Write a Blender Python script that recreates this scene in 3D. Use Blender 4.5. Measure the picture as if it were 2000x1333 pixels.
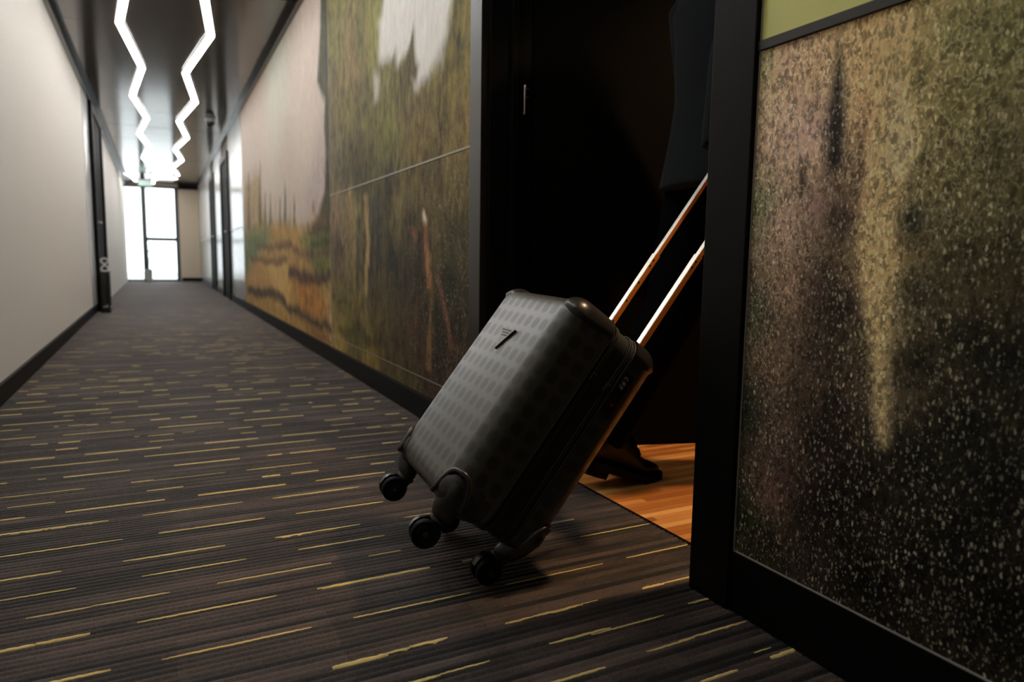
import bpy, bmesh, math, random
import numpy as np
from mathutils import Vector, Matrix

for o in list(bpy.data.objects):
    bpy.data.objects.remove(o)
sc = bpy.context.scene
COL = sc.collection
random.seed(7)
RNG = np.random.RandomState(5)

# ------------------------------------------------------------------ camera
CAM_H = 0.65
FPX = 1359.2
yaw, pit, rol = 0.466805, -0.114445, 0.014809
fw = np.array([math.sin(yaw)*math.cos(pit), math.cos(yaw)*math.cos(pit), math.sin(pit)])
rt = np.array([math.cos(yaw), -math.sin(yaw), 0.0])
up = np.cross(rt, fw)
rt2 = math.cos(rol)*rt + math.sin(rol)*up
up2 = -math.sin(rol)*rt + math.cos(rol)*up
cam = bpy.data.cameras.new('camera')
cam.sensor_width = 36.0
cam.lens = FPX/2000*36
cam.clip_start = 0.02
cam.dof.use_dof = True
cam.dof.focus_distance = 1.48
cam.dof.aperture_fstop = 3.2
camo = bpy.data.objects.new('camera', cam)
m = Matrix.Identity(4)
for i in range(3):
    m[i][0] = rt2[i]; m[i][1] = up2[i]; m[i][2] = -fw[i]
m[2][3] = CAM_H
camo.matrix_world = m
COL.objects.link(camo)
sc.camera = camo

# ------------------------------------------------------------------ world (overcast daylight outside), exposure
LED = 16.0
world = bpy.data.worlds.new('overcast_sky'); sc.world = world
world.use_nodes = True
wb = world.node_tree.nodes['Background']
wb.inputs[0].default_value = (0.90, 0.95, 1.0, 1)
wb.inputs[1].default_value = 2.5
sc.view_settings.view_transform = 'Standard'
sc.view_settings.look = 'None'
sc.view_settings.gamma = 1
sc.view_settings.use_curve_mapping = False
sc.view_settings.exposure = 0.6
sc.cycles.max_bounces = 8; sc.cycles.diffuse_bounces = 5; sc.cycles.glossy_bounces = 4
# portal that guides daylight sampling through the end window (adds no light)
pl = bpy.data.lights.new('window_portal', 'AREA'); pl.shape = 'RECTANGLE'; pl.size = 1.3; pl.size_y = 2.4
pl.cycles.is_portal = True
plo = bpy.data.objects.new('window_portal', pl); COL.objects.link(plo)
plo.location = (-0.17, 20.35, 1.2); plo.rotation_euler = (math.radians(-90), 0, 0)
# warm ceiling downlight of the hotel room behind the open door
rl = bpy.data.lights.new('room_downlight', 'SPOT'); rl.shadow_soft_size = 0.05
rl.energy = 105; rl.color = (1.0, 0.66, 0.36); rl.spot_size = math.radians(84); rl.spot_blend = 0.9
rlo = bpy.data.objects.new('room_downlight', rl); COL.objects.link(rlo)
rlo.location = (1.90, 1.02, 2.36)
rlo.rotation_euler = (Vector((1.62, 1.55, 0.0))-Vector(rlo.location)).to_track_quat('-Z', 'Y').to_euler()

# ------------------------------------------------------------------ geometry of the place
XR = 0.9425                                   # face of the right-hand wall panels
def XL(y): return -0.622 - 0.0065*y           # face of the left-hand wall
ZC = 2.47
YEND = 20.2
YBACK = -3.0

def lin(c):
    c = np.asarray(c, float)/255.0
    return np.where(c <= 0.04045, c/12.92, ((c+0.055)/1.055)**2.4)

R3 = np.array([rt2, -up2, fw])
def ray(px, py): return R3.T @ np.array([(px-1000)/FPX, (py-666.5)/FPX, 1.0])
def on_plane(px, py, ax, val):
    d = ray(px, py); c = np.array([0, 0, CAM_H]); t = (val-c[ax])/d[ax]
    return c+t*d
def wall_pt(px, py):
    p = on_plane(px, py, 0, XR); return (p[1], p[2])
def floor_pt(px, py):
    p = on_plane(px, py, 2, 0.0); return (p[0], p[1])

# ------------------------------------------------------------------ helpers
def tag(o, label=None, cat=None, group=None, kind=None):
    if label: o['label'] = label
    if cat: o['category'] = cat
    if group: o['group'] = group
    if kind: o['kind'] = kind
    return o

def empty(name, loc=(0, 0, 0), mat=None):
    o = bpy.data.objects.new(name, None)
    o.empty_display_size = 0.1
    if mat is not None: o.matrix_world = mat
    else: o.location = loc
    COL.objects.link(o)
    return o

def link(name, me, mat=None, parent=None, smooth=False):
    o = bpy.data.objects.new(name, me)
    if mat is not None:
        if len(me.materials): me.materials.clear()
        for mm in (mat if isinstance(mat, (list, tuple)) else [mat]): me.materials.append(mm)
    if smooth:
        me.polygons.foreach_set('use_smooth', [True]*len(me.polygons))
    COL.objects.link(o)
    if parent is not None:
        o.parent = parent
        # children are modelled in their parent's local space unless world coords are asked for
    return o

class MB:
    """collects geometry for ONE mesh"""
    def __init__(s): s.v = []; s.f = []; s.mi = []
    def add(s, v, f, mi=0):
        n = len(s.v); s.v += [tuple(p) for p in v]; s.f += [tuple(i+n for i in q) for q in f]; s.mi += [mi]*len(f)
        return s
    def box(s, x0, x1, y0, y1, z0, z1, mi=0):
        v = [(x, y, z) for z in (z0, z1) for y in (y0, y1) for x in (x0, x1)]
        return s.add(v, [(0, 2, 3, 1), (4, 5, 7, 6), (0, 1, 5, 4), (2, 6, 7, 3), (0, 4, 6, 2), (1, 3, 7, 5)], mi)
    def prism(s, poly, z0, z1, fn=lambda x, y, z: (x, y, z), mi=0):
        n = len(poly)
        v = [fn(x, y, z0) for x, y in poly]+[fn(x, y, z1) for x, y in poly]
        f = [tuple(range(n-1, -1, -1)), tuple(range(n, 2*n))]+[(i, (i+1) % n, n+(i+1) % n, n+i) for i in range(n)]
        return s.add(v, f, mi)
    def loft(s, rings, cap=True, closed=True, mi=0):
        n = len(rings[0]); v = [p for r in rings for p in r]; f = []
        for k in range(len(rings)-1):
            for i in range(n if closed else n-1):
                j = (i+1) % n
                f.append((k*n+i, k*n+j, (k+1)*n+j, (k+1)*n+i))
        if cap:
            f.append(tuple(range(n-1, -1, -1))); b = (len(rings)-1)*n; f.append(tuple(range(b, b+n)))
        return s.add(v, f, mi)
    def tube(s, pts, rad, n=10, mi=0, cap=True, flat=None):
        pts = [Vector(p) for p in pts]; rings = []; ref = None
        for i, p in enumerate(pts):
            t = (pts[min(i+1, len(pts)-1)]-pts[max(i-1, 0)]).normalized()
            if ref is None:
                ref = Vector((0, 0, 1)) if abs(t.z) < 0.9 else Vector((1, 0, 0))
                if flat is not None: ref = Vector(flat)
            u = (ref - t*ref.dot(t)).normalized(); w = t.cross(u); ref = u
            r = rad[i] if isinstance(rad, (list, tuple)) else rad
            ru, rw = (r if isinstance(r, (list, tuple)) else (r, r))
            rings.append([p+u*(ru*math.cos(2*math.pi*k/n))+w*(rw*math.sin(2*math.pi*k/n)) for k in range(n)])
        return s.loft(rings, cap, mi=mi)
    def lathe(s, prof, axis_o, axis, n=24, mi=0):
        a = Vector(axis).normalized(); u = a.orthogonal().normalized(); w = a.cross(u); o = Vector(axis_o)
        rings = [[o+a*h+u*(r*math.cos(2*math.pi*k/n))+w*(r*math.sin(2*math.pi*k/n)) for k in range(n)] for r, h in prof]
        return s.loft(rings, True, mi=mi)
    def mesh(s, name):
        me = bpy.data.meshes.new(name)
        me.from_pydata([tuple(p) for p in s.v], [], s.f); me.update()
        if any(s.mi): me.polygons.foreach_set('material_index', s.mi)
        return me
    def build(s, name, mat, parent=None, smooth=False, bevel=0, seg=2, autosmooth=None):
        me = s.mesh(name)
        if bevel:
            bm = bmesh.new(); bm.from_mesh(me)
            bmesh.ops.recalc_face_normals(bm, faces=bm.faces)
            bmesh.ops.bevel(bm, geom=[e for e in bm.edges if len(e.link_faces) == 2 and e.calc_face_angle(0) > 0.5], offset=bevel, segments=seg, affect='EDGES', profile=0.6)
            bm.to_mesh(me); bm.free()
        else:
            bm = bmesh.new(); bm.from_mesh(me); bmesh.ops.recalc_face_normals(bm, faces=bm.faces); bm.to_mesh(me); bm.free()
        o = link(name, me, mat, parent, smooth)
        if autosmooth is not None:
            me.polygons.foreach_set('use_smooth', [True]*len(me.polygons))
            me.set_sharp_from_angle(angle=math.radians(autosmooth))
        return o

# ------------------------------------------------------------------ materials
def mat(name, color=(0.5, 0.5, 0.5), rough=0.5, metal=0.0, spec=0.5, emit=None, estr=0.0, coat=0.0, sheen=0.0):
    mt = bpy.data.materials.new(name); mt.use_nodes = True
    b = mt.node_tree.nodes['Principled BSDF']
    b.inputs['Base Color'].default_value = (*color, 1)
    b.inputs['Roughness'].default_value = rough
    b.inputs['Metallic'].default_value = metal
    b.inputs['Specular IOR Level'].default_value = spec
    if emit is not None:
        b.inputs['Emission Color'].default_value = (*emit, 1); b.inputs['Emission Strength'].default_value = estr
    if coat: b.inputs['Coat Weight'].default_value = coat; b.inputs['Coat Roughness'].default_value = 0.12
    if sheen: b.inputs['Sheen Weight'].default_value = sheen
    return mt

class N:
    """tiny node-graph helper"""
    def __init__(s, mt): s.t = mt.node_tree; s.b = s.t.nodes['Principled BSDF']
    def new(s, ty, **kw):
        n = s.t.nodes.new(ty)
        for k, v in kw.items(): setattr(n, k, v)
        return n
    def put(s, sock, v):
        if isinstance(v, bpy.types.NodeSocket): s.t.links.new(v, sock)
        elif v is not None: sock.default_value = v
    def math(s, op, a, b=None, c=None, clamp=False):
        n = s.new('ShaderNodeMath', operation=op); n.use_clamp = clamp
        for i, v in enumerate((a, b, c)):
            if v is not None: s.put(n.inputs[i], v)
        return n.outputs[0]
    def coord(s): return s.new('ShaderNodeTexCoord').outputs['Object']
    def xyz(s, v):
        n = s.new('ShaderNodeSeparateXYZ'); s.put(n.inputs[0], v); return n.outputs
    def comb(s, x, y, z):
        n = s.new('ShaderNodeCombineXYZ')
        for i, v in enumerate((x, y, z)): s.put(n.inputs[i], v)
        return n.outputs[0]
    def mapping(s, v, scale):
        n = s.new('ShaderNodeMapping'); s.put(n.inputs[0], v); n.inputs['Scale'].default_value = scale; return n.outputs[0]
    def noise(s, v, scale, detail=3, rough=0.5, dist=0.0):
        n = s.new('ShaderNodeTexNoise'); s.put(n.inputs['Vector'], v)
        n.inputs['Scale'].default_value = scale; n.inputs['Detail'].default_value = detail
        n.inputs['Roughness'].default_value = rough; n.inputs['Distortion'].default_value = dist
        return n.outputs
    def white(s, v):
        n = s.new('ShaderNodeTexWhiteNoise', noise_dimensions='3D'); s.put(n.inputs[0], v); return n.outputs
    def mix(s, f, a, b, blend='MIX'):
        n = s.new('ShaderNodeMix', data_type='RGBA', blend_type=blend)
        s.put(n.inputs[0], f); s.put(n.inputs[6], a if isinstance(a, bpy.types.NodeSocket) else (*a, 1)); s.put(n.inputs[7], b if isinstance(b, bpy.types.NodeSocket) else (*b, 1))
        return n.outputs[2]
    def ramp(s, f, stops):
        n = s.new('ShaderNodeValToRGB'); s.put(n.inputs[0], f)
        e = n.color_ramp.elements
        while len(e) < len(stops): e.new(0.5)
        for i, (p, c) in enumerate(stops): e[i].position = p; e[i].color = (*c, 1) if len(c) == 3 else c
        return n.outputs[0]
    def maprange(s, v, a, b, c=0.0, d=1.0, smooth=False):
        n = s.new('ShaderNodeMapRange'); n.interpolation_type = 'SMOOTHSTEP' if smooth else 'LINEAR'
        for i, x in enumerate((v, a, b, c, d)): s.put(n.inputs[i], x)
        return n.outputs[0]
    def bump(s, h, strength=0.3, dist=0.002):
        n = s.new('ShaderNodeBump'); n.inputs['Strength'].default_value = strength; n.inputs['Distance'].default_value = dist
        s.put(n.inputs['Height'], h); s.put(s.b.inputs['Normal'], n.outputs[0])
    def base(s, c): s.put(s.b.inputs['Base Color'], c)
    def rough(s, r): s.put(s.b.inputs['Roughness'], r)

M = {}
# --- left wall: pale textile wallpaper
mt = mat('wallpaper', lin((212, 206, 200)), 0.75); g = N(mt); c = g.coord()
n1 = g.noise(g.mapping(c, (1, 30, 240)), 1.6, 2)[0]
n2 = g.noise(g.mapping(c, (1, 220, 6)), 1.0, 2)[0]
g.base(g.mix(g.math('MULTIPLY', g.math('ADD', n1, n2), 0.5), tuple(lin((222, 216, 207))), tuple(lin((240, 236, 230)))))
g.bump(g.math('ADD', n1, n2), 0.12, 0.001); M['wallpaper'] = mt
mt = mat('beige_wall', lin((196, 180, 160)), 0.75); g = N(mt); c = g.coord()
g.base(g.mix(g.noise(c, 9, 3)[0], tuple(lin((222, 205, 182))), tuple(lin((230, 214, 192))))); M['beige'] = mt
# --- black stained wood
def blackwood(name, col=(9, 8, 7), rough=0.5, axis=(60, 60, 3), spec=0.12):
    mt = mat(name, lin(col), rough, spec=spec); g = N(mt); c = g.coord()
    n = g.noise(g.mapping(c, axis), 4.0, 4, 0.6)[0]
    g.base(g.mix(n, tuple(lin(np.array(col)*0.7)), tuple(lin(np.array(col)*1.7))))
    g.bump(n, 0.25, 0.0008); return mt
M['blackwood'] = blackwood('black_stained_oak')
M['blackwood_h'] = blackwood('black_stained_oak_horizontal', axis=(60, 3, 60))
M['doorleaf'] = blackwood('dark_door_veneer', (7, 5, 3), 0.6, (40, 40, 2), 0.04)
M['gloss_black'] = mat('gloss_black_trim', lin((20, 19, 18)), 0.16)
M['satin_grey'] = mat('satin_dark_grey_metal', lin((54, 51, 49)), 0.4, 0.3)
M['alu'] = mat('aluminium_edge', lin((200, 198, 188)), 0.5, 0.6)
M['joint'] = mat('pale_joint_strip', lin((150, 142, 126)), 0.4, 0.5)
M['white_gloss'] = mat('white_gloss_panel', lin((206, 206, 206)), 0.22)
M['plaster'] = mat('plain_plaster', lin((120, 110, 98)), 0.8)
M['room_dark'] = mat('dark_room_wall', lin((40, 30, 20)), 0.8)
# --- ceiling: dark glossy panels
mt = mat('dark_gloss_ceiling', lin((40, 37, 33)), 0.13); g = N(mt); c = g.coord()
n = g.noise(g.mapping(c, (0.7, 0.35, 1)), 2.2, 2)[0]
g.base(g.mix(n, tuple(lin((52, 48, 41))), tuple(lin((72, 66, 56)))))
g.bump(n, 0.06, 0.02); M['ceiling'] = mt
# --- LED diffuser
M['led'] = mat('led_diffuser', (1, 1, 1), 0.5, emit=(1.0, 0.985, 0.96), estr=LED)
M['sign'] = mat('green_sign_face', lin((190, 220, 208)), 0.5, emit=tuple(lin((205, 228, 220))), estr=0.5)
# --- carpet
mt = mat('striped_carpet', lin((60, 50, 45)), 0.66, spec=0.38, sheen=0.4); mt.node_tree.nodes['Principled BSDF'].inputs['Sheen Roughness'].default_value = 0.28; mt.node_tree.nodes['Principled BSDF'].inputs['Sheen Tint'].default_value = (0.75, 0.64, 0.58, 1); g = N(mt); c = g.coord(); x, y, z = g.xyz(c)
PITCH = 0.0165
row = g.math('FLOOR', g.math('DIVIDE', y, PITCH))
rr = g.white(g.comb(row, 3.3, 0.0))[0]
seg = g.noise(g.comb(g.math('MULTIPLY', x, 3.5), g.math('MULTIPLY', row, 7.31), 0.0), 1.0, 1)[0]
tile = g.white(g.comb(g.math('FLOOR', g.math('DIVIDE', x, 0.25)), g.math('FLOOR', g.math('DIVIDE', y, 0.25)), 0.0))[0]
fuzz = g.noise(c, 260, 2)[0]
f1 = g.math('ADD', g.math('MULTIPLY', rr, 0.5), g.math('MULTIPLY', g.maprange(seg, 0.25, 0.75), 0.5))
f1 = g.math('ADD', f1, g.math('MULTIPLY', g.math('SUBTRACT', tile, 0.5), 0.16))
f1 = g.math('ADD', f1, g.math('MULTIPLY', g.math('SUBTRACT', fuzz, 0.5), 0.8), clamp=True)
colr = g.ramp(f1, [(0.18, tuple(lin((12, 10, 8)))), (0.40, tuple(lin((34, 27, 24)))), (0.60, tuple(lin((64, 52, 47)))), (0.85, tuple(lin((96, 80, 73))))])
g.base(colr); g.bump(g.math('ADD', fuzz, g.noise(c, 700, 1)[0]), 0.8, 0.002)
M['carpet'] = mt
mt = mat('yellow_yarn', lin((214, 172, 86)), 0.95, spec=0.1); g = N(mt); c = g.coord()
g.base(g.mix(g.noise(c, 300, 2)[0], tuple(lin((226, 186, 96))), tuple(lin((255, 238, 172)))))
g.bump(g.noise(c, 500, 2)[0], 0.8, 0.002); M['yarn'] = mt
# --- oak strip floor
def plankmat(i):
    base = [(188, 118, 56), (210, 140, 72), (164, 96, 42), (228, 164, 92), (178, 108, 50)][i]
    mt = mat('oak_strip_%d' % i, lin(base), 0.36); g = N(mt); c = g.coord()
    n = g.noise(g.mapping(c, (3, 90, 90)), 2.0, 4, 0.6)[0]
    b = np.array(base); g.base(g.mix(n, tuple(lin(b*0.78)), tuple(lin(np.minimum(b*1.14, 255))))); return mt
M['planks'] = [plankmat(i) for i in range(5)]
# --- window
M['frame'] = mat('window_frame_grey', lin((70, 75, 80)), 0.4)
mt = bpy.data.materials.new('window_glass'); mt.use_nodes = True; t = mt.node_tree
t.nodes.remove(t.nodes['Principled BSDF']); out = t.nodes['Material Output']
tr = t.nodes.new('ShaderNodeBsdfTransparent'); tr.inputs[0].default_value = (0.95, 0.97, 0.97, 1)
gl = t.nodes.new('ShaderNodeBsdfGlossy'); gl.inputs['Roughness'].default_value = 0.02
fr = t.nodes.new('ShaderNodeFresnel'); fr.inputs[0].default_value = 1.45
mx = t.nodes.new('ShaderNodeMixShader')
t.links.new(fr.outputs[0], mx.inputs[0]); t.links.new(tr.outputs[0], mx.inputs[1]); t.links.new(gl.outputs[0], mx.inputs[2]); t.links.new(mx.outputs[0], out.inputs[0])
M['glass'] = mt
M['paving'] = mat('pale_paving', lin((200, 198, 194)), 0.8)
M['leaf'] = mat('plant_leaf', lin((60, 92, 60)), 0.5)
M['bark'] = mat('plant_stem', lin((90, 78, 60)), 0.8)
M['pot'] = mat('pale_pot', lin((190, 190, 186)), 0.5)
M['black_plastic'] = mat('black_plastic', lin((16, 16, 16)), 0.35)
M['white_plastic'] = mat('white_plastic', lin((215, 215, 212)), 0.4)
M['steel'] = mat('brushed_steel', lin((190, 186, 176)), 0.28, 1.0)

# ------------------------------------------------------------------ floor (carpet with real ribs)
def build_floor():
    y0, y1 = YBACK, YEND+0.02
    n = int((y1-y0)/PITCH)
    prof = [(0.0, -0.0035), (0.18, -0.0008), (0.5, 0.0), (0.82, -0.0008)]
    k0 = math.floor(y0/PITCH)
    v = []; f = []
    ys = []
    for k in range(n):
        for a, h in prof: ys.append(((k0+k+a)*PITCH, h))
    for y, h in ys:
        xr = 1.078 if 0.90 < y < 2.2 else 0.96
        h *= min(1.0, max(0.06, (8.5-y)/4.0))
        v.append((XL(y)-0.02, y, h)); v.append((xr, y, h))
    for i in range(len(ys)-1): f.append((2*i, 2*i+1, 2*i+3, 2*i+2))
    me = bpy.data.meshes.new('floor'); me.from_pydata(v, [], f); me.update()
    o = link('floor', me, M['carpet'], smooth=True)
    tag(o, 'dark brown ribbed corridor carpet with short yellow dashes', kind='structure')
    MB().box(-1.2, 1.08, y0, YEND+0.2, -0.12, -0.006).build('subfloor', M['plaster'], o)
    return o
floor = build_floor()

# the yellow dashes read off the photograph: (offset x, offset y, scale, list of x0,y0,x1,y1,width class)
DASH = [
 (0, 840, 5.0, [(0,100,350,68,1),(300,150,470,135,1),(570,128,785,110,1),(545,195,760,178,1),(620,45,1310,0,1),(1310,68,1365,65,1),(1440,60,1700,38,1),(1780,30,1910,15,0),(1455,118,1700,95,0),
   (830,240,1575,170,1),(1410,265,2340,165,2),(0,318,535,268,1),(295,375,1155,290,2),(1700,350,2340,278,2),(370,485,450,478,0),(620,462,950,428,2),(950,428,1270,395,0),(1280,518,1500,488,2),(1500,488,2200,425,0),(0,525,70,520,0),
   (0,665,330,630,2),(330,630,830,570,1),(1435,598,1790,553,1),(1935,637,2790,530,2),(70,762,540,705,1),(640,802,1610,682,2),(0,885,245,852,2),(-200,1060,1060,880,2),(1395,838,2370,705,2),(1550,1005,1850,970,1),(1850,970,2585,858,2),(-200,1280,1200,1062,2),(1200,1288,2200,1128,2)]),
 (400, 840, 5.0, [(0,130,520,80,1),(350,35,500,22,0),(755,58,1310,8,1),(410,160,880,120,2),(880,118,1085,98,1),(0,200,170,185,0),(615,248,755,236,2),(830,228,950,215,0),(950,215,1080,203,2),(1080,203,1275,182,1),(1300,78,1890,15,1),(1730,130,1840,122,2),(1840,122,1910,113,0),
   (1375,282,1580,258,2),(1580,258,1890,222,0),(410,395,1045,320,1),(560,460,735,435,2),(845,425,1110,395,0),(1620,335,1850,305,1),(1085,497,1760,412,1),(660,668,1510,558,2),(1750,523,2050,485,1),(885,815,1080,797,1),(1080,797,1745,700,2),(690,1055,1050,998,2),(1050,998,1515,922,1),(915,1170,1755,1030,1),(1600,1235,1910,1175,0),(1940,855,2200,822,0)]),
 (0, 1080, 5.0, [(-100,290,600,183,2),(-100,492,745,340,1),(250,650,900,525,1),(900,525,1655,388,2),(1385,237,2405,58,2),(1340,690,2700,415,2),(-100,990,350,890,3),(350,890,880,788,2),(1580,1050,3040,728,2),(200,1325,1080,1155,3)]),
 (400, 1080, 5.0, [(120,300,1235,102,1),(1095,352,2200,142,2),(1450,637,2595,392,2),(1245,1125,1790,985,4),(1790,985,2000,925,2),(2000,925,2370,830,3)]),
 (800, 1080, 5.0, [(505,75,830,30,0),(945,318,1880,105,1),(930,692,1200,630,2),(1200,630,1680,505,3),(1680,505,1835,462,0),(1370,895,1955,728,2),(-200,1330,300,1195,3),(300,1195,780,1055,1),(1280,1300,1915,1122,2)]),
 (1100, 1000, 3.3333, [(-100,75,75,50,1),(110,165,560,78,1),(420,305,800,210,1),(510,500,660,468,4),(660,468,840,415,1),(815,603,1000,545,2),(545,915,850,818,1),(850,818,1185,712,2),(1350,955,1520,885,3),(890,1110,1135,1030,2)]),
 (0, 740, 4.762, [(0,290,520,260,2),(0,340,200,333,1),(330,70,650,55,1),(170,122,270,112,1),(260,28,360,25,1),(150,225,430,210,1),(250,150,435,140,1),(545,162,720,155,1),(770,188,915,180,1),(890,238,1285,210,2),(500,315,1010,282,2),(585,350,690,342,1),(840,330,1045,318,1),(1285,260,1750,232,2),(1580,190,1960,165,2),
   (30,432,680,390,1),(1030,365,1170,350,1),(1170,350,1485,330,2),(1400,382,1585,370,2),(1680,360,1830,352,1),(0,490,200,472,1),(500,450,545,445,1),(635,440,805,428,2),(805,430,910,425,0),(1030,410,1160,402,0),(750,90,840,85,1),(1110,130,1340,118,1),(1420,155,1580,145,1),(1000,25,1290,15,1),(800,8,900,4,1),(950,75,1100,70,0),(1340,55,1430,50,1),(1420,110,1560,105,1),(1470,455,2080,403,1)]),
 (420, 740, 4.762, [(10,215,210,200,2),(210,200,435,185,1),(190,150,250,146,1),(400,142,605,122,2),(670,165,860,152,2),(860,152,1060,135,1),(930,100,1020,95,2),(1020,95,1195,80,1),(0,292,235,270,1),(135,330,270,315,2),(350,308,515,295,2),(600,245,690,235,1),(595,293,680,285,0),(870,225,905,220,2),(900,265,1120,245,2),(1155,200,1300,190,1),(1370,188,1480,175,1),(1290,128,1435,100,1),(1490,215,1535,208,1),
   (1195,242,1335,230,0),(1180,305,1480,280,1),(1585,335,1710,318,1),(270,390,820,338,1),(120,468,355,447,2),(430,443,620,423,1),(1020,390,1110,378,2),(1110,378,1275,362,1),(1080,437,1300,415,0),(1640,437,1760,425,1),(1735,370,1785,365,1),(1410,458,1540,445,0),(700,70,890,55,1),(225,100,350,90,1),(20,105,160,100,1),(0,75,120,72,1),(960,52,1060,40,1)]),
]
def build_dashes():
    mb = MB(); WID = [0.0035, 0.0052, 0.0072, 0.0095, 0.0125]
    def strip(x0, x1, y, w, zz=0.0006):
        n = max(2, int((x1-x0)/0.006)); top = []; bot = []
        for i in range(n+1):
            x = x0+(x1-x0)*i/n; e = 0.35+0.65*min(1, 4.0*min(i, n-i)/n+0.25)
            j = random.uniform(-0.12, 0.12)*w
            top.append((x, y+w*0.5*e+j)); bot.append((x, y-w*0.5*e+j))
        v = []; f = []
        for (a, b) in zip(top, bot):
            v += [(a[0], a[1], -0.002), (a[0], (a[1]*0.75+b[1]*0.25), zz), (a[0], (a[1]*0.25+b[1]*0.75), zz), (b[0], b[1], -0.002)]
        for i in range(n):
            for k in range(3): f.append((4*i+k, 4*i+k+1, 4*i+k+5, 4*i+k+4))
        mb.add(v, f)
    for ox, oy, s, L in DASH:
        for x0, y0, x1, y1, c in L:
            a = floor_pt(ox+x0/s, oy+y0/s); b = floor_pt(ox+x1/s, oy+y1/s)
            yy = (a[1]+b[1])/2
            strip(a[0], b[0], yy, WID[c])
    # the rest of the corridor carries on in the same random rhythm
    def fill(y0, y1, dens):
        y = y0
        while y < y1:
            x = XL(y)+random.uniform(-0.3, 0.2)
            while x < 0.92:
                ln = random.choice((0.04, 0.06, 0.09, 0.12, 0.16))
                if random.random() < dens and x > XL(y)+0.01:
                    strip(x, min(x+ln, 0.93), (math.floor(y/PITCH)+0.5)*PITCH, random.choice(WID[0:2]))
                x += ln+random.uniform(0.05, 0.3)
            y += PITCH*random.choice((3, 4, 5))
    fill(3.80, 6.0, 0.42); fill(6.0, 9.5, 0.25); fill(YBACK+0.1, 0.98, 0.6)
    o = mb.build('yellow_dashes', M['yarn'], floor, smooth=True); o['kind'] = 'stuff'
build_dashes()

# ------------------------------------------------------------------ oak floor of the room behind the door
def build_wood_floor():
    root = empty('wood_floor', (1.084, 1.5, 0)); tag(root, 'honey coloured oak strip floor of the room behind the doorway', kind='structure')
    b = MB().box(0, 3.6, -3.0, 1.9, -0.10, -0.008).build('floor_slab', M['plaster'], root)
    w = 0.025; cnt = 0; cache = {}
    for i in range(int(1.25/w)+1):
        y = -0.62 + i*w; x = -random.uniform(0, 0.5)
        while x < 1.25 and cnt < 290:
            L = random.choice((0.36, 0.48, 0.6)); a = max(x, 0.0); e = x+L
            if e > 0.004:
                key = (round(a, 3), round(e, 3))
                mb = MB().box(a+0.0004, e-0.0004, y+0.0003, y+w-0.0003, -0.012, 0)
                mb.build('plank', random.choice(M['planks']), root); cnt += 1
            x = e
    o = MB()
    for i in range(int(1.9/w)):
        for (ya, yb) in ((-0.62-(i+1)*w, -0.62-i*w),): 
            o.box(0, 3.5, ya+0.0004, yb-0.0004, -0.012, 0)
    for i in range(46): o.box(0, 3.5, 0.655+i*w+0.0004, 0.655+(i+1)*w-0.0004, -0.012, 0)
    for i in range(51): o.box(1.85, 3.5, -0.62+i*w+0.0004, -0.62+(i+1)*w-0.0004, -0.012, 0)
    r = o.build('far_planks', M['planks'][1], root); r['kind'] = 'stuff'
build_wood_floor()
MB().box(1.0765, 1.0845, 1.035, 2.09, -0.006, 0.0008).build('trim_1', M['gloss_black'])
tag(bpy.data.objects['trim_1'], 'thin dark threshold strip between carpet and oak floor', kind='structure')

# ------------------------------------------------------------------ walls
def wall_strip(name, segs, mt, label):
    mb = MB()
    for s in segs: mb.box(*s)
    o = mb.build(name, mt); tag(o, label, kind='structure'); return o
# left wall follows XL
mb = MB()
for a, b in ((YBACK, YEND+0.2),):
    mb.prism([(XL(a), a), (XL(b), b), (XL(b)-0.15, b), (XL(a)-0.15, a)], 0.0, ZC+0.05)
wl = mb.build('wall_left', M['wallpaper']); tag(wl, 'long pale textile papered corridor wall on the left', kind='structure')
def left_strip(name, y0, y1, z0, z1, th, mt, parent=None, label=None, off=0.0):
    mb = MB(); mb.prism([(XL(y0)-0.01, y0), (XL(y1)-0.01, y1), (XL(y1)+th, y1), (XL(y0)+th, y0)], z0, z1)
    o = mb.build(name, mt, parent, bevel=0.002)
    if label: tag(o, label, kind='structure')
    return o
left_strip('baseboard_left', YBACK, 9.2, 0.0, 0.088, 0.014, M['blackwood_h'], None, 'black baseboard along the pale left wall')
left_strip('trim_2', YBACK, YEND, ZC-0.075, ZC, 0.035, M['gloss_black'], None, 'black ceiling trim above the left wall')
# right wall: core behind the panels, with the doorway
DY0, DY1 = 1.033, 2.092
wall_strip('wall_right', [(0.956, 1.078, YBACK, DY0-0.05, 0, ZC+0.05), (0.956, 1.078, DY1+0.05, YEND+0.2, 0, ZC+0.05), (0.956, 1.078, DY0-0.05, DY1+0.05, 2.14, ZC+0.05)], M['plaster'], 'right-hand corridor wall behind the printed panels')
def right_box(name, y0, y1, z0, z1, th, mt, label=None, parent=None, bevel=0.0015):
    o = MB().box(XR-th, 0.957, y0, y1, z0, z1).build(name, mt, parent, bevel=bevel)
    if label: tag(o, label, kind='structure')
    return o
right_box('baseboard_right', 2.186, 11.25, 0, 0.098, 0.012, M['blackwood_h'], 'black baseboard below the long landscape mural')
right_box('baseboard_near', YBACK, 0.932, 0, 0.115, 0.004, M['blackwood_h'], 'broad black base board under the near dotted mural')
right_box('trim_3', YBACK, YEND, ZC-0.07, ZC, 0.035, M['gloss_black'], 'black ceiling trim above the mural wall')
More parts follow.
